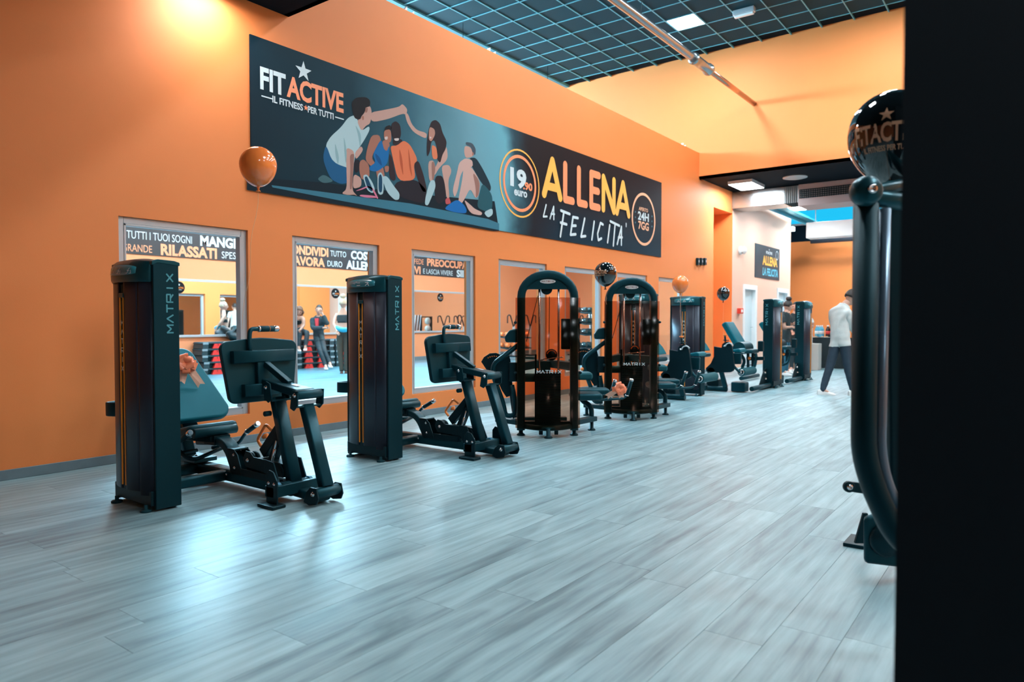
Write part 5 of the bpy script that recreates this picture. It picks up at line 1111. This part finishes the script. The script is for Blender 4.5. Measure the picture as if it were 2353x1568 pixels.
dip_bars(17.85, 13.3, 'dip bar stand with bent handles seen through the fourth window')
dip_bars(19.7, 10.7, 'dip bar stand seen in the mirror through the third window')
dip_bars(19.9, 12.2, 'rear dip bar stand seen in the mirror near the right of the third window')
def dumbbell(label, m1):
    r = empty('dumbbell', (0, 0, 0), label, 'dumbbell', 'dumbbells on the studio racks', world=False)
    for s_ in (-1, 1): mb = MB(); mb.lathe([(.05, -.05), (.068, -.03), (.068, .03), (.05, .05)], (0, .10 * s_, 0), (0, 1, 0), 16); mb.build('weight', m1, r, org=(0, 0, 0))
    mb = MB(); mb.cyl((0, -.1, 0), (0, .1, 0), .016, 10); mb.build('handle', CHROME, r, org=(0, 0, 0)); return r
def rack(x, y, L_, levels, label, sfx):
    r = empty('dumbbell_rack', (x, y, SFZ), label, 'rack', 'dumbbell racks'); h = levels[-1] + .16
    for dx in (0, L_):
        mb = MB(); mb.bar((x + dx, y + .1, SFZ), (x + dx, y + .25, h), .06, .07); mb.build('upright', METAL, r, .006)
        mb = MB(); mb.box(x + dx - .04, x + dx + .04, y - .25, y + .35, SFZ, SFZ + .06); mb.build('foot', METAL, r, .006)
    for z in levels:
        mb = MB(); mb.slab([(x, y - .16, z - .04), (x + L_, y - .16, z - .04), (x + L_, y + .2, z + .02), (x, y + .2, z + .02)], (0, 0, .02)); mb.build('shelf', METAL, r, .004)
    return r
DBK = mat('dumbbell_rubber', (.012, .05, .06), .35); DBO = mat('orange_dumbbell', (.90, .22, .06), .4)
rack(16.75, 10.2, 1.5, [.45, .82, 1.12, 1.42], 'tall black dumbbell rack seen between the two arch machines', '')
RW = ['first', 'second', 'third', 'fourth', 'fifth', 'sixth']; kd = None
for li, z in enumerate([.45, .82, 1.12, 1.42]):
    for k in range(6):
        if kd is None: kd = dumbbell('x', DBK); o = kd
        else: o = copy_tree(kd)
        o.location = (16.90 + .24 * k, 10.22, z + .085); o['label'] = '%s black dumbbell from the left on the %s shelf of the tall rack' % (RW[k], ['lowest', 'second', 'third', 'top'][li])
rack(15.85, 12.2, 1.2, [.42, .72], 'low rack with orange dumbbells seen through the fourth window', '')
ko = None
for li, z in enumerate([.42, .72]):
    for k in range(5):
        if ko is None: ko = dumbbell('x', DBO); o = ko
        else: o = copy_tree(ko)
        o.location = (15.97 + .24 * k, 12.22, z + .085); o['label'] = '%s orange dumbbell from the left on the %s shelf of the low rack' % (RW[k], ['lower', 'upper'][li]); o['group'] = 'orange dumbbells on the low rack'
# plate tree seen in the mirror
r = empty('plate_rack', (18.5, 10.7, SFZ), 'rack of barbells and round weight plates seen in the mirror', 'rack')
for k in range(5): mb = MB(); mb.cyl((18.1 + .07 * k, 10.6, SFZ), (18.16 + .07 * k, 10.75, 1.40), .018, 8); mb.build('barbell', METAL if k % 2 else ALU, r)
mb = MB(); mb.box(18.45, 18.5, 10.65, 10.75, SFZ, 1.35).box(18.98, 19.03, 10.65, 10.75, SFZ, 1.35).box(18.45, 19.03, 10.65, 10.75, 1.31, 1.35); mb.build('frame', METALD, r, .004)
for z in (.62, .90, 1.18):
    mb = MB(); mb.lathe([(.03, -.04), (.12, -.04), (.13, 0), (.12, .04), (.03, .04)], (18.73, 10.8, z), (0, 1, 0), 24); mb.build('weight_plate', mat('pale_grip_plate', (.6, .6, .55), .4), r)
# ================================================================ PEOPLE
def skin(verts, edges, radii, sub=2):
    me = bpy.data.meshes.new('sk'); me.from_pydata([tuple(v) for v in verts], edges, []); o = bpy.data.objects.new('sk', me); COL.objects.link(o)
    md = o.modifiers.new('s', 'SKIN'); md.branch_smoothing = .6; md.use_smooth_shade = True
    sd = o.modifiers.new('d', 'SUBSURF'); sd.levels = sub
    for i, rr_ in enumerate(radii): me.skin_vertices[0].data[i].radius = rr_ if isinstance(rr_, tuple) else (rr_, rr_)
    me.skin_vertices[0].data[0].use_root = True
    dg = bpy.context.evaluated_depsgraph_get(); dg.update(); ev = o.evaluated_get(dg); m2 = bpy.data.meshes.new_from_object(ev)
    mb = MB(); mb.add([v.co.copy() for v in m2.vertices], [tuple(p.vertices) for p in m2.polygons], True)
    bpy.data.objects.remove(o); bpy.data.meshes.remove(m2); return mb
SKIN1 = mat('fair_skin', (.62, .36, .27), .5); SKIN2 = mat('tan_skin', (.45, .24, .17), .5)
HAIRD = mat('dark_hair', (.02, .015, .015), .45, bump=.4, bscale=120); HAIRB = mat('blond_hair', (.55, .42, .30), .5, bump=.4, bscale=120); HAIRC = mat('brown_hair', (.16, .08, .05), .5, bump=.6, bscale=60)
LIP = mat('lips', (.45, .12, .10), .5); EYE = mat('eyes', (.02, .015, .015), .3)
def person(J, face, label, skinm, top, bottom, shoes, hair, sleeves='long', style='short', k=1., group=None, tight=0., toprange='full'):
    """J: joints in world space: pel spi che nec hea, shL elL wrL shR elR wrR, hiL knL anL toL hiR knR anR toR; face: direction of the face"""
    base = V((J['pel'].x, J['pel'].y, min(J['toL'].z, J['toR'].z) - .03)); r = empty('person', base, label, 'person', group)
    names = ['pel', 'spi', 'che', 'nec', 'hb', 'shL', 'elL', 'wrL', 'haL', 'shR', 'elR', 'wrR', 'haR', 'hiL', 'knL', 'anL', 'toL', 'hiR', 'knR', 'anR', 'toR']
    J = dict(J); J['hb'] = J['nec'].lerp(J['hea'], .55)
    for s_ in 'LR': J['ha' + s_] = J['wr' + s_] + (J['wr' + s_] - J['el' + s_]).normalized() * .055 * k
    rad = dict(pel=.122, spi=.108, che=.125, nec=.052, hb=.05, shL=.055, elL=.040, wrL=.026, haL=.028, hiL=.080, knL=.052, anL=.036, toL=.030)
    for s_ in ('sh', 'el', 'wr', 'ha', 'hi', 'kn', 'an', 'to'): rad[s_ + 'R'] = rad[s_ + 'L']
    g = lambda n, a=0: tuple(x * k + a for x in rad[n]) if isinstance(rad[n], tuple) else rad[n] * k + a
    E_ = [('pel', 'spi'), ('spi', 'che'), ('che', 'nec'), ('nec', 'hb'), ('che', 'shL'), ('shL', 'elL'), ('elL', 'wrL'), ('wrL', 'haL'), ('che', 'shR'), ('shR', 'elR'), ('elR', 'wrR'), ('wrR', 'haR'), ('pel', 'hiL'), ('hiL', 'knL'), ('knL', 'anL'), ('anL', 'toL'), ('pel', 'hiR'), ('hiR', 'knR'), ('knR', 'anR'), ('anR', 'toR')]
    def sk_(ns, add=0, over=None):
        ix = {n: i for i, n in enumerate(ns)}; over = over or {}
        P_ = lambda n: over[n][0] if n in over else J[n]
        return skin([P_(n) for n in ns], [(ix[a], ix[b]) for a, b in E_ if a in ix and b in ix], [(over[n][1] if n in over and over[n][1] else g(n, add)) for n in ns])
    body = skin([J[n] for n in names], [(names.index(a), names.index(b)) for a, b in E_], [g(n) for n in names], 3); bare_v, bare_f = list(body.v), list(body.f)
    # fingers: four and a thumb on each hand, lightly curled
    for s_ in 'LR':
        w_, h_ = J['wr' + s_], J['ha' + s_]; d = (h_ - w_).normalized(); sd = d.cross(V(face)); sd = sd.normalized() if sd.length > .1 else V((0, 0, 1)); cu = sd.cross(d)
        for q, (off, ln) in enumerate(((-.022, .062), (-.008, .072), (.007, .067), (.021, .052))):
            p0 = h_ + sd * off; body.tube([p0, p0 + d * ln * .45, p0 + d * ln * .8 + cu * .012, p0 + d * ln * .95 + cu * .026], [.009, .0085, .008, .006], 7)
        p0 = w_.lerp(h_, .4) + sd * -.022; body.tube([p0, p0 + sd * -.018 + d * .022, p0 + sd * -.02 + d * .05 + cu * .008], [.011, .010, .007], 7)
    # head
    f_ = V(face).normalized(); upv = (J['hea'] - J['nec']).normalized(); upv = (V((0, 0, 1)) * .6 + upv * .4); upv = (upv - f_ * upv.dot(f_)).normalized(); lf = upv.cross(f_); hc = J['hea']
    def H(x, y, z): return hc + f_ * x * k + lf * y * k + upv * z * k
    nn, mm = 20, 14; hv = []; hf = []
    for i in range(mm + 1):
        t = -pi / 2 + pi * i / mm
        for j in range(nn):
            p_ = 2 * pi * j / nn; x, y, z = .096 * cos(t) * cos(p_), .076 * cos(t) * sin(p_), .118 * sin(t)
            if z < 0: y *= 1 - .28 * min(1, -z / .1); x = x * (1 - .10 * min(1, -z / .1)) + .012 * (-z / .1)
            if abs(j - 0) in (0,) and -.035 < z < .02: x += .020 * (1 - abs(z + .015) / .05)
            if j in (1, nn - 1, 2, nn - 2) and 0 < z < .035: x -= .008
            hv.append(H(x, y, z))
    for i in range(mm):
        for j in range(nn): hf.append((i * nn + j, i * nn + (j + 1) % nn, (i + 1) * nn + (j + 1) % nn, (i + 1) * nn + j))
    body.add(hv, hf, True)
    for s_ in (-1, 1): body.lathe([(.0, -.006), (.018, -.004), (.022, .004), (.012, .010), (0, .006)], H(-.005, .076 * s_, -.005), lf * s_ + f_ * -.3, 10)
    body.m = 1; body.box(0, 0, 0, 0, 0, 0) if False else None
    for s_ in (-1, 1): body.ell(H(.083, .031 * s_, .012), .011 * k, .013 * k, .008 * k, 8, 6)
    body.m = 2; body.ell(H(.090, 0, -.058), .010 * k, .020 * k, .007 * k, 10, 6)
    body.build('body', [skinm, EYE, LIP], r)
    # hair cap
    hm = MB(); hv = []; hf = []
    lim = {'short': -.02, 'bun': -.02, 'curly': -.10, 'long': -.12}[style]
    for i in range(mm + 1):
        t = -pi / 2 + pi * i / mm
        for j in range(nn):
            p_ = 2 * pi * j / nn; gx_, gy_, gz = cos(t) * cos(p_), cos(t) * sin(p_), sin(t)
            s1 = 1.10 if style != 'curly' else 1.28 + .10 * sin(j * 2.7 + i * 1.9)
            x, y, z = .096 * gx_ * s1 - .012, .076 * gy_ * s1, .118 * gz * (1.07 if style != 'curly' else 1.12) + .004
            front = max(0, gx_); low = lim * (1 - front) + .055 * front
            if front > .25 and z < .05: x = x * (1 - .35 * front); 
            z = max(z, low - .0 if gx_ < .3 else .045); hv.append(H(x, y, z))
    for i in range(mm):
        for j in range(nn): hf.append((i * nn + j, i * nn + (j + 1) % nn, (i + 1) * nn + (j + 1) % nn, (i + 1) * nn + j))
    hm.add(hv, hf, True)
    if style == 'bun': hm.ell(H(-.03, 0, .16), .062, .062, .052, 14, 10)
    if style == 'long': hm.tube([H(-.10, 0, .05), H(-.135, 0, -.03), H(-.13, 0, -.16), H(-.11, 0, -.28)], [.05, .05, .045, .015], 10)
    if style == 'curly':
        for q in range(14): a = 2 * pi * q / 14 + .3; hm.ell(H(-.03 + .07 * cos(a) if cos(a) < .4 else -.01, .095 * sin(a), -.02 - .05 * (q % 3)), .038, .034, .045, 10, 8)
    hm.build('hair', hair, r)
    # clothing: the body's own surface pushed outwards over the bones it covers
    segs = [(a, b, J[a], J[b], (rad[a] + rad[b]) / 2 * k) for a, b in E_]
    def near(p):
        best = None
        for a, b, A_, B_, rr_ in segs:
            d = B_ - A_; t = max(0, min(1, (p - A_).dot(d) / d.dot(d))); q = (p - A_ - d * t).length / rr_
            if best is None or q < best[0]: best = (q, a, b, t)
        return best[1:]
    bv = [V(p) for p in bare_v]; info = [near(p) for p in bv]; nrm = [V((0, 0, 0)) for _ in bv]
    for f in bare_f:
        n_ = (bv[f[2]] - bv[f[0]]).cross(bv[f[-1]] - bv[f[1]])
        for q in f: nrm[q] += n_
    axis = (J['spi'] - J['pel']).normalized()
    ax2 = (J['che'] - J['spi']).normalized()
    def cloth(name, rules, add, m, hem=None, topcut=None):
        ok = [any(a == x and b == y and lo <= t <= hi for x, y, lo, hi in rules) for a, b, t in info]
        lo_ = lambda p: (p - J['pel']).dot(axis) - (hem if hem is not None else -9); hi_ = lambda p: (topcut if topcut is not None else 9) - (p - J['che']).dot(ax2)
        fs = [f for f in bare_f if sum(ok[q] for q in f) >= 3 and any(lo_(bv[q]) > 0 for q in f) and any(hi_(bv[q]) > 0 for q in f)]; used = {}; vs = []
        for f in fs:
            for q in f:
                if q not in used:
                    used[q] = len(vs); p = bv[q]; p = p + axis * max(0, -lo_(p)) if hem is not None else p; p = p - ax2 * max(0, -hi_(p)) if topcut is not None else p; w_ = sin(p.x * 37 + p.z * 61) * .12 + sin(p.y * 53 + p.z * 33) * .12 + 1; vs.append(p + nrm[q].normalized() * add * w_)
        mb = MB(); mb.add(vs, [tuple(used[q] for q in f) for f in fs], True); o = mb.build(name, m, r)
        sd_ = o.modifiers.new('thick', 'SOLIDIFY'); sd_.thickness = .006; sd_.offset = -1
    slv = {'long': 2, 'short': 1, 'none': 0}[sleeves]
    if toprange == 'full':
        rules = [('pel', 'spi', 0, 1), ('spi', 'che', 0, 1), ('che', 'nec', 0, .85), ('che', 'shL', 0, 1), ('che', 'shR', 0, 1), ('pel', 'hiL', 0, 1), ('pel', 'hiR', 0, 1), ('hiL', 'knL', 0, .4), ('hiR', 'knR', 0, .4)]
        if slv: rules += [('shL', 'elL', 0, 1 if slv == 2 else .6), ('shR', 'elR', 0, 1 if slv == 2 else .6)]
        if slv == 2: rules += [('elL', 'wrL', 0, .85), ('elR', 'wrR', 0, .85)]
        cloth('top', rules, .020, top, -.085 * k)
    else: cloth('top', [('spi', 'che', 0, 1), ('che', 'nec', 0, .6), ('che', 'shL', 0, .62), ('che', 'shR', 0, .62)], .008, top, (J['che'] - J['pel']).dot(axis) - .13 * k, .035 * k)
    cloth('trousers', [('pel', 'spi', 0, .45), ('pel', 'hiL', 0, 1), ('pel', 'hiR', 0, 1), ('hiL', 'knL', 0, 1), ('hiR', 'knR', 0, 1), ('knL', 'anL', 0, 1), ('knR', 'anR', 0, 1), ('anL', 'toL', 0, .12), ('anR', 'toR', 0, .12)], .012, bottom)
    for s_ in 'LR':
        a, t = J['an' + s_], J['to' + s_]; d = (t - a); d.z = 0; d.normalize(); sd = V((-d.y, d.x, 0)); zb_ = t.z - .03
        mb = MB(); mb.add([], []); secs = [(-.07, .03, .075), (-.03, .036, .085), (.04, .038, .075), (.11, .044, .05), (.16, .04, .035), (.185, .022, .022)]
        vs = []
        for (x, hw, hh) in secs:
            for (sy, hz) in ((-1, 0), (-1, .55), (-.5, 1), (.5, 1), (1, .55), (1, 0)): vs.append(V((a.x, a.y, zb_)) + d * x * k + sd * hw * sy * k + V((0, 0, hh * hz * k)))
        fs = [(6 * i + j, 6 * i + (j + 1) % 6, 6 * i + 6 + (j + 1) % 6, 6 * i + 6 + j) for i in range(5) for j in range(6)] + [tuple(reversed(range(6))), tuple(range(30, 36))]
        mb.add(vs, fs, True); mb.build('shoe', shoes, r, .006)
    return r
SW = mat('off_white_sweater', (.62, .66, .65), .8, bump=.3, bscale=90); NJ = mat('navy_trousers', (.012, .035, .060), .7, bump=.2, bscale=80); WS = mat('white_trainers', (.75, .78, .78), .5)
BT = mat('black_tee', (.010, .028, .034), .75); BJ = mat('blue_jeans', (.02, .14, .22), .7, bump=.2, bscale=80); BL = mat('dark_leggings', (.008, .03, .042), .6); PKT = mat('coral_top', (.75, .06, .08), .7)
BLZ = mat('dark_teal_blazer', (.010, .045, .060), .75, bump=.15, bscale=80)
def PJ(D, **kw):
    """joints from picture points seen at distance D (metres); each value is (u, v, extra distance)"""
    return {n: AD(a[0], a[1], D + (a[2] if len(a) > 2 else 0)) for n, a in kw.items()}
J = PJ(11.45, pel=(1931, 783), spi=(1929, 754), che=(1930, 722), nec=(1944, 697), hea=(1957, 684), shL=(1913, 715, .14), elL=(1916, 748, .25), wrL=(1934, 770, .35), shR=(1950, 716, -.1), elR=(1956, 746, -.08), wrR=(1972, 775, -.02),
       hiL=(1921, 790, .05), knL=(1906, 845, .02), anL=(1890, 896), toL=(1906, 905, -.03), hiR=(1942, 790, -.05), knR=(1948, 845, -.08), anR=(1960, 897, -.12), toR=(1978, 906, -.1))
J['elR'].z += .0
person(J, RT * .85 + FW * .35 + V((0, 0, -.45)), 'balding man in white sweater and navy trousers leaning away beside the dark pillar', SKIN1, SW, NJ, WS, HAIRD, 'long', 'short', 1.08)
J = PJ(15.4, pel=(1804, 778), spi=(1803, 755), che=(1804, 731), nec=(1807, 716), hea=(1811, 704), shL=(1798, 728, -.05), elL=(1803, 753, -.1), wrL=(1817, 752, -.1), shR=(1811, 728, .2), elR=(1815, 750, .2), wrR=(1822, 745, .1),
       hiL=(1801, 783, -.05), knL=(1803, 818, -.08), anL=(1799, 853, -.05), toL=(1807, 860, -.08), hiR=(1807, 783, .08), knR=(1810, 818, .1), anR=(1806, 849, .2), toR=(1814, 856, .2))
person(J, RT * .9 + FW * .2 + V((0, 0, -.25)), 'person with dark hair in a bun, black tee and blue jeans between the far towers', SKIN1, BT, BJ, WS, HAIRD, 'short', 'bun', 1.)
J = PJ(17.8, pel=(1856, 780), spi=(1857, 760), che=(1856, 738), nec=(1853, 722), hea=(1850, 710), shL=(1862, 732, 0), elL=(1868, 751, -.05), wrL=(1857, 751, -.2), shR=(1848, 733, .1), elR=(1845, 752, .1), wrR=(1850, 755, -.1),
       hiL=(1859, 783, 0), knL=(1860, 812, 0), anL=(1860, 842), toL=(1857, 846, -.1), hiR=(1852, 783), knR=(1852, 812), anR=(1852, 842), toR=(1848, 846, -.1))
person(J, RT * -.3 - FW * .8, 'person in a white tee behind the farthest tower by the drinks table', SKIN1, WS, BL, WS, HAIRD, 'short', 'long', 1.)
J = PJ(16.9, pel=(1826, 780), spi=(1826, 757), che=(1826, 734), nec=(1827, 718), hea=(1828, 706), shL=(1835, 729, .05), elL=(1838, 750, 0), wrL=(1830, 762, -.1), shR=(1818, 729, 0), elR=(1816, 750, 0), wrR=(1820, 762, -.1),
       hiL=(1830, 784, 0), knL=(1830, 815, 0), anL=(1830, 846), toL=(1826, 851, -.1), hiR=(1821, 784), knR=(1819, 815), anR=(1819, 846), toR=(1815, 851, -.1))
person(J, RT * -.5 - FW * .8, 'person in dark clothes half hidden by the farthest weight tower', SKIN1, BT, BL, WS, HAIRD, 'long', 'short', 1.)
# studio: three women by the steps, one man seen in the mirror
J = PJ(16.7, pel=(684, 760, .2), spi=(682, 746, .15), che=(681, 733, .05), nec=(683, 725, 0), hea=(687, 716, -.02), shL=(697, 731, -.05), elL=(698, 748, -.1), wrL=(690, 758, -.3), shR=(669, 731, .05), elR=(666, 748, -.05), wrR=(678, 758, -.3),
       hiL=(692, 763, .1), knL=(706, 765, -.25), anL=(702, 795, -.3), toL=(701, 803, -.42), hiR=(679, 763, .1), knR=(689, 765, -.3), anR=(686, 797, -.33), toR=(688, 805, -.45))
person(J, -FW * .8 + RT * .3 + V((0, 0, -.3)), 'person with curly hair in black sports top seated on the steps', SKIN2, BT, BL, WS, HAIRC, 'none', 'curly', .98, toprange='bra')
J = PJ(16.4, pel=(731, 772, .25), spi=(731, 753, .2), che=(732, 736, .12), nec=(732, 725, .08), hea=(733, 713, .05), shL=(745, 734, .05), elL=(752, 745, -.05), wrL=(741, 722, -.08), shR=(719, 734, .1), elR=(719, 755, .0), wrR=(748, 754, -.18),
       hiL=(738, 777, .2), knL=(744, 804, -.05), anL=(757, 833, -.1), toL=(760, 842, -.2), hiR=(728, 777, .2), knR=(736, 808, -.1), anR=(748, 840, -.15), toR=(750, 847, -.28))
rp = person(J, -FW + RT * .15, 'person in dark blazer and coral top leaning on the steps with crossed legs', SKIN1, BLZ, BL, WS, HAIRD, 'long', 'short', 1.)
c_ = J['che'].lerp(J['spi'], .3) - FW * .155; mb = MB(); mb.slab([c_ + RT * -.05 + V((0, 0, .09)), c_ + RT * .05 + V((0, 0, .09)), c_ + RT * .035 + V((0, 0, -.16)), c_ + RT * -.02 + V((0, 0, -.16))], FW * .05); mb.build('inner_top', PKT, rp, .01)
J = PJ(15.2, pel=(789, 768), spi=(789, 749), che=(789, 728), nec=(789, 711), hea=(789, 698), shL=(774, 722, .05), elL=(767, 745, -.05), wrL=(774, 760, -.15), shR=(804, 722), elR=(810, 745, -.05), wrR=(806, 762, -.15),
       hiL=(781, 775), knL=(782, 815), anL=(785, 850), toL=(785, 858, .15), hiR=(797, 775), knR=(796, 815), anR=(795, 850), toR=(796, 858, .15))
OL = mat('olive_trousers', (.05, .055, .045), .8, bump=.2, bscale=60)
rb = person(J, FW, 'blond person seen from behind with blue jacket round the waist', SKIN1, BT, OL, mat('brown_boots', (.10, .06, .05), .5), HAIRB, 'none', 'bun', 1., toprange='bra')
mb = skin([AD(770, 752, 15.15), AD(780, 757, 15.05), AD(790, 759, 15.02), AD(802, 757, 15.05)], [(0, 1), (1, 2), (2, 3)], [.05, .06, .06, .05]); mb.build('tied_jacket', mat('sky_blue_jacket', (.02, .40, .60), .4), rb)
def stand(x, y, z, h, fdir):
    k = h / 1.7; f_ = V(fdir).normalized(); l_ = V((-f_.y, f_.x, 0)); b = V((x, y, z)); Q = lambda a, c, e: b + f_ * a * k + l_ * c * k + V((0, 0, e * k))
    return dict(pel=Q(0, 0, .93), spi=Q(0, 0, 1.12), che=Q(0, 0, 1.32), nec=Q(0, 0, 1.46), hea=Q(.02, 0, 1.60), shL=Q(0, .18, 1.39), elL=Q(0, .25, 1.12), wrL=Q(.10, .22, .90), shR=Q(0, -.18, 1.39), elR=Q(0, -.25, 1.12), wrR=Q(.10, -.22, .90),
                hiL=Q(0, .09, .89), knL=Q(.02, .10, .49), anL=Q(0, .10, .08), toL=Q(.13, .11, .03), hiR=Q(0, -.09, .89), knR=Q(.02, -.10, .49), anR=Q(0, -.10, .08), toR=Q(.13, -.11, .03))
person(stand(13.46, 6.95, SFZ, 1.70, (0, -1, 0)), (0, -1, 0), 'dark haired person in white tee reflected in the mirror through the first window', SKIN1, SW, NJ, WS, HAIRD, 'short', 'short', 1.)
# ================================================================ TABLE, BOXES AND DRINKS AT THE BACK
t0 = AD(1868, 842, 18.6); tx, ty = 19.0, 4.78
r = empty('drinks_table', (tx, 3.4, 0), 'table under a black cloth carrying drinks at the back of the hall', 'table')
CL = mat('black_cloth', (.008, .020, .026), .85, bump=.2, bscale=20)
mb = MB(); n = 40; vs = []
per = [(tx + .7 * (k / 10), 3.0) for k in range(10)] + [(tx + .7, 3.0 + 1.7 * k / 20) for k in range(20)] + [(tx + .7 * (1 - k / 10), 4.7) for k in range(10)] + [(tx, 4.7 - 1.7 * k / 20) for k in range(20)]
m_ = len(per); cxp, cyp = tx + .35, 3.85
for z, amp in ((.765, 0), (.74, .006), (.40, .03), (.012, .05)):
    for k, (x, y) in enumerate(per): d_ = V((x - cxp, y - cyp, 0)).normalized(); a_ = amp * (1 + sin(k * 1.9)); vs.append((x + d_.x * a_, y + d_.y * a_, z))
fs = [(i * m_ + j, i * m_ + (j + 1) % m_, (i + 1) * m_ + (j + 1) % m_, (i + 1) * m_ + j) for i in range(3) for j in range(m_)] + [tuple(range(m_))]
mb.add(vs, fs, True); mb.build('cloth', CL, r)
for x in (tx + .06, tx + .64):
    for y in (3.06, 4.64): mb = MB(); mb.cyl((x, y, 0), (x, y, .74), .018, 10); mb.build('leg', METALD, r)
BWAT = mat('blue_water_bottle', (.10, .45, .65), .15); BCOL = mat('dark_drink_bottle', (.03, .012, .01), .12); REDL = mat('red_label', (.65, .05, .05), .5)
def bottle(x, y, body, lab, label, grp):
    r = empty('bottle', (x, y, .766), label, 'bottle', grp)
    mb = MB(); mb.lathe([(.042, 0), (.046, .01), (.046, .19), (.035, .24), (.015, .27), (.014, .30), (0, .30)], (x, y, .766), n=16); mb.build('body', body, r)
    mb = MB(); mb.lathe([(.047, .09), (.047, .17)], (x, y, .766), n=16); mb.build('label_band', lab, r)
    mb = MB(); mb.lathe([(.017, .285), (.017, .312), (0, .312)], (x, y, .766), n=12); mb.build('cap', WHITEM, r)
for k in range(4): bottle(tx + .15 + .1 * (k % 2), 4.62 - .09 * (k // 2) - .02 * (k % 2), BWAT, WHITEM, '%s blue water bottle at the left end of the drinks table' % ['nearest', 'second', 'third', 'last'][k], 'blue water bottles')
for k in range(4): bottle(tx + .15 + .1 * (k % 2), 4.36 - .10 * (k // 2), BCOL, REDL, '%s dark bottle with red label on the drinks table' % ['left front', 'left rear', 'right front', 'right rear'][k], 'dark bottles with red labels')
for k in range(6):
    x, y = tx + .08 + .07 * (k % 2), 4.62 - .13 * k; r = empty('paper_plate', (x, y, .766), '%s white paper plate of snacks counted from the left edge of the drinks table' % ['first', 'second', 'third', 'fourth', 'fifth', 'sixth'][k], 'plate', 'white plates on the drinks table')
    mb = MB(); mb.lathe([(0, .004), (.05, .004), (.085, .02), (.088, .02), (.05, 0), (0, 0)], (x, y, .766), n=20); mb.build('plate', WHITEM, r); mb = MB(); mb.ell((x, y, .79), .04, .035, .018, 10, 6); mb.build('snack', mat('pastry', (.6, .4, .22), .7), r)
CARD = mat('brown_cardboard', (.42, .28, .19), .8); PCARD = mat('pale_cardboard', (.50, .50, .47), .8)
def carton(x, y, z, a, b, h, m, label):
    r = empty('carton', (x, y, z), label, 'box', 'cardboard boxes by the table'); mb = MB(); mb.box(x, x + a, y, y + b, z, z + h); mb.build('box', m, r, .006)
    mb = MB(); mb.box(x - .002, x + a + .002, y + b * .46, y + b * .54, z + h - .08, z + h + .002); mb.build('tape', mat('tape', (.5, .4, .28), .3), r)
carton(18.0, 4.76, 0, .4, .42, .34, CARD, 'lower brown cardboard box beside the drinks table')
carton(18.02, 4.78, .342, .36, .36, .33, CARD, 'upper brown cardboard box stacked beside the drinks table')
carton(18.1, 4.32, 0, .3, .36, .64, PCARD, 'tall pale cardboard box in front of the black table cloth')
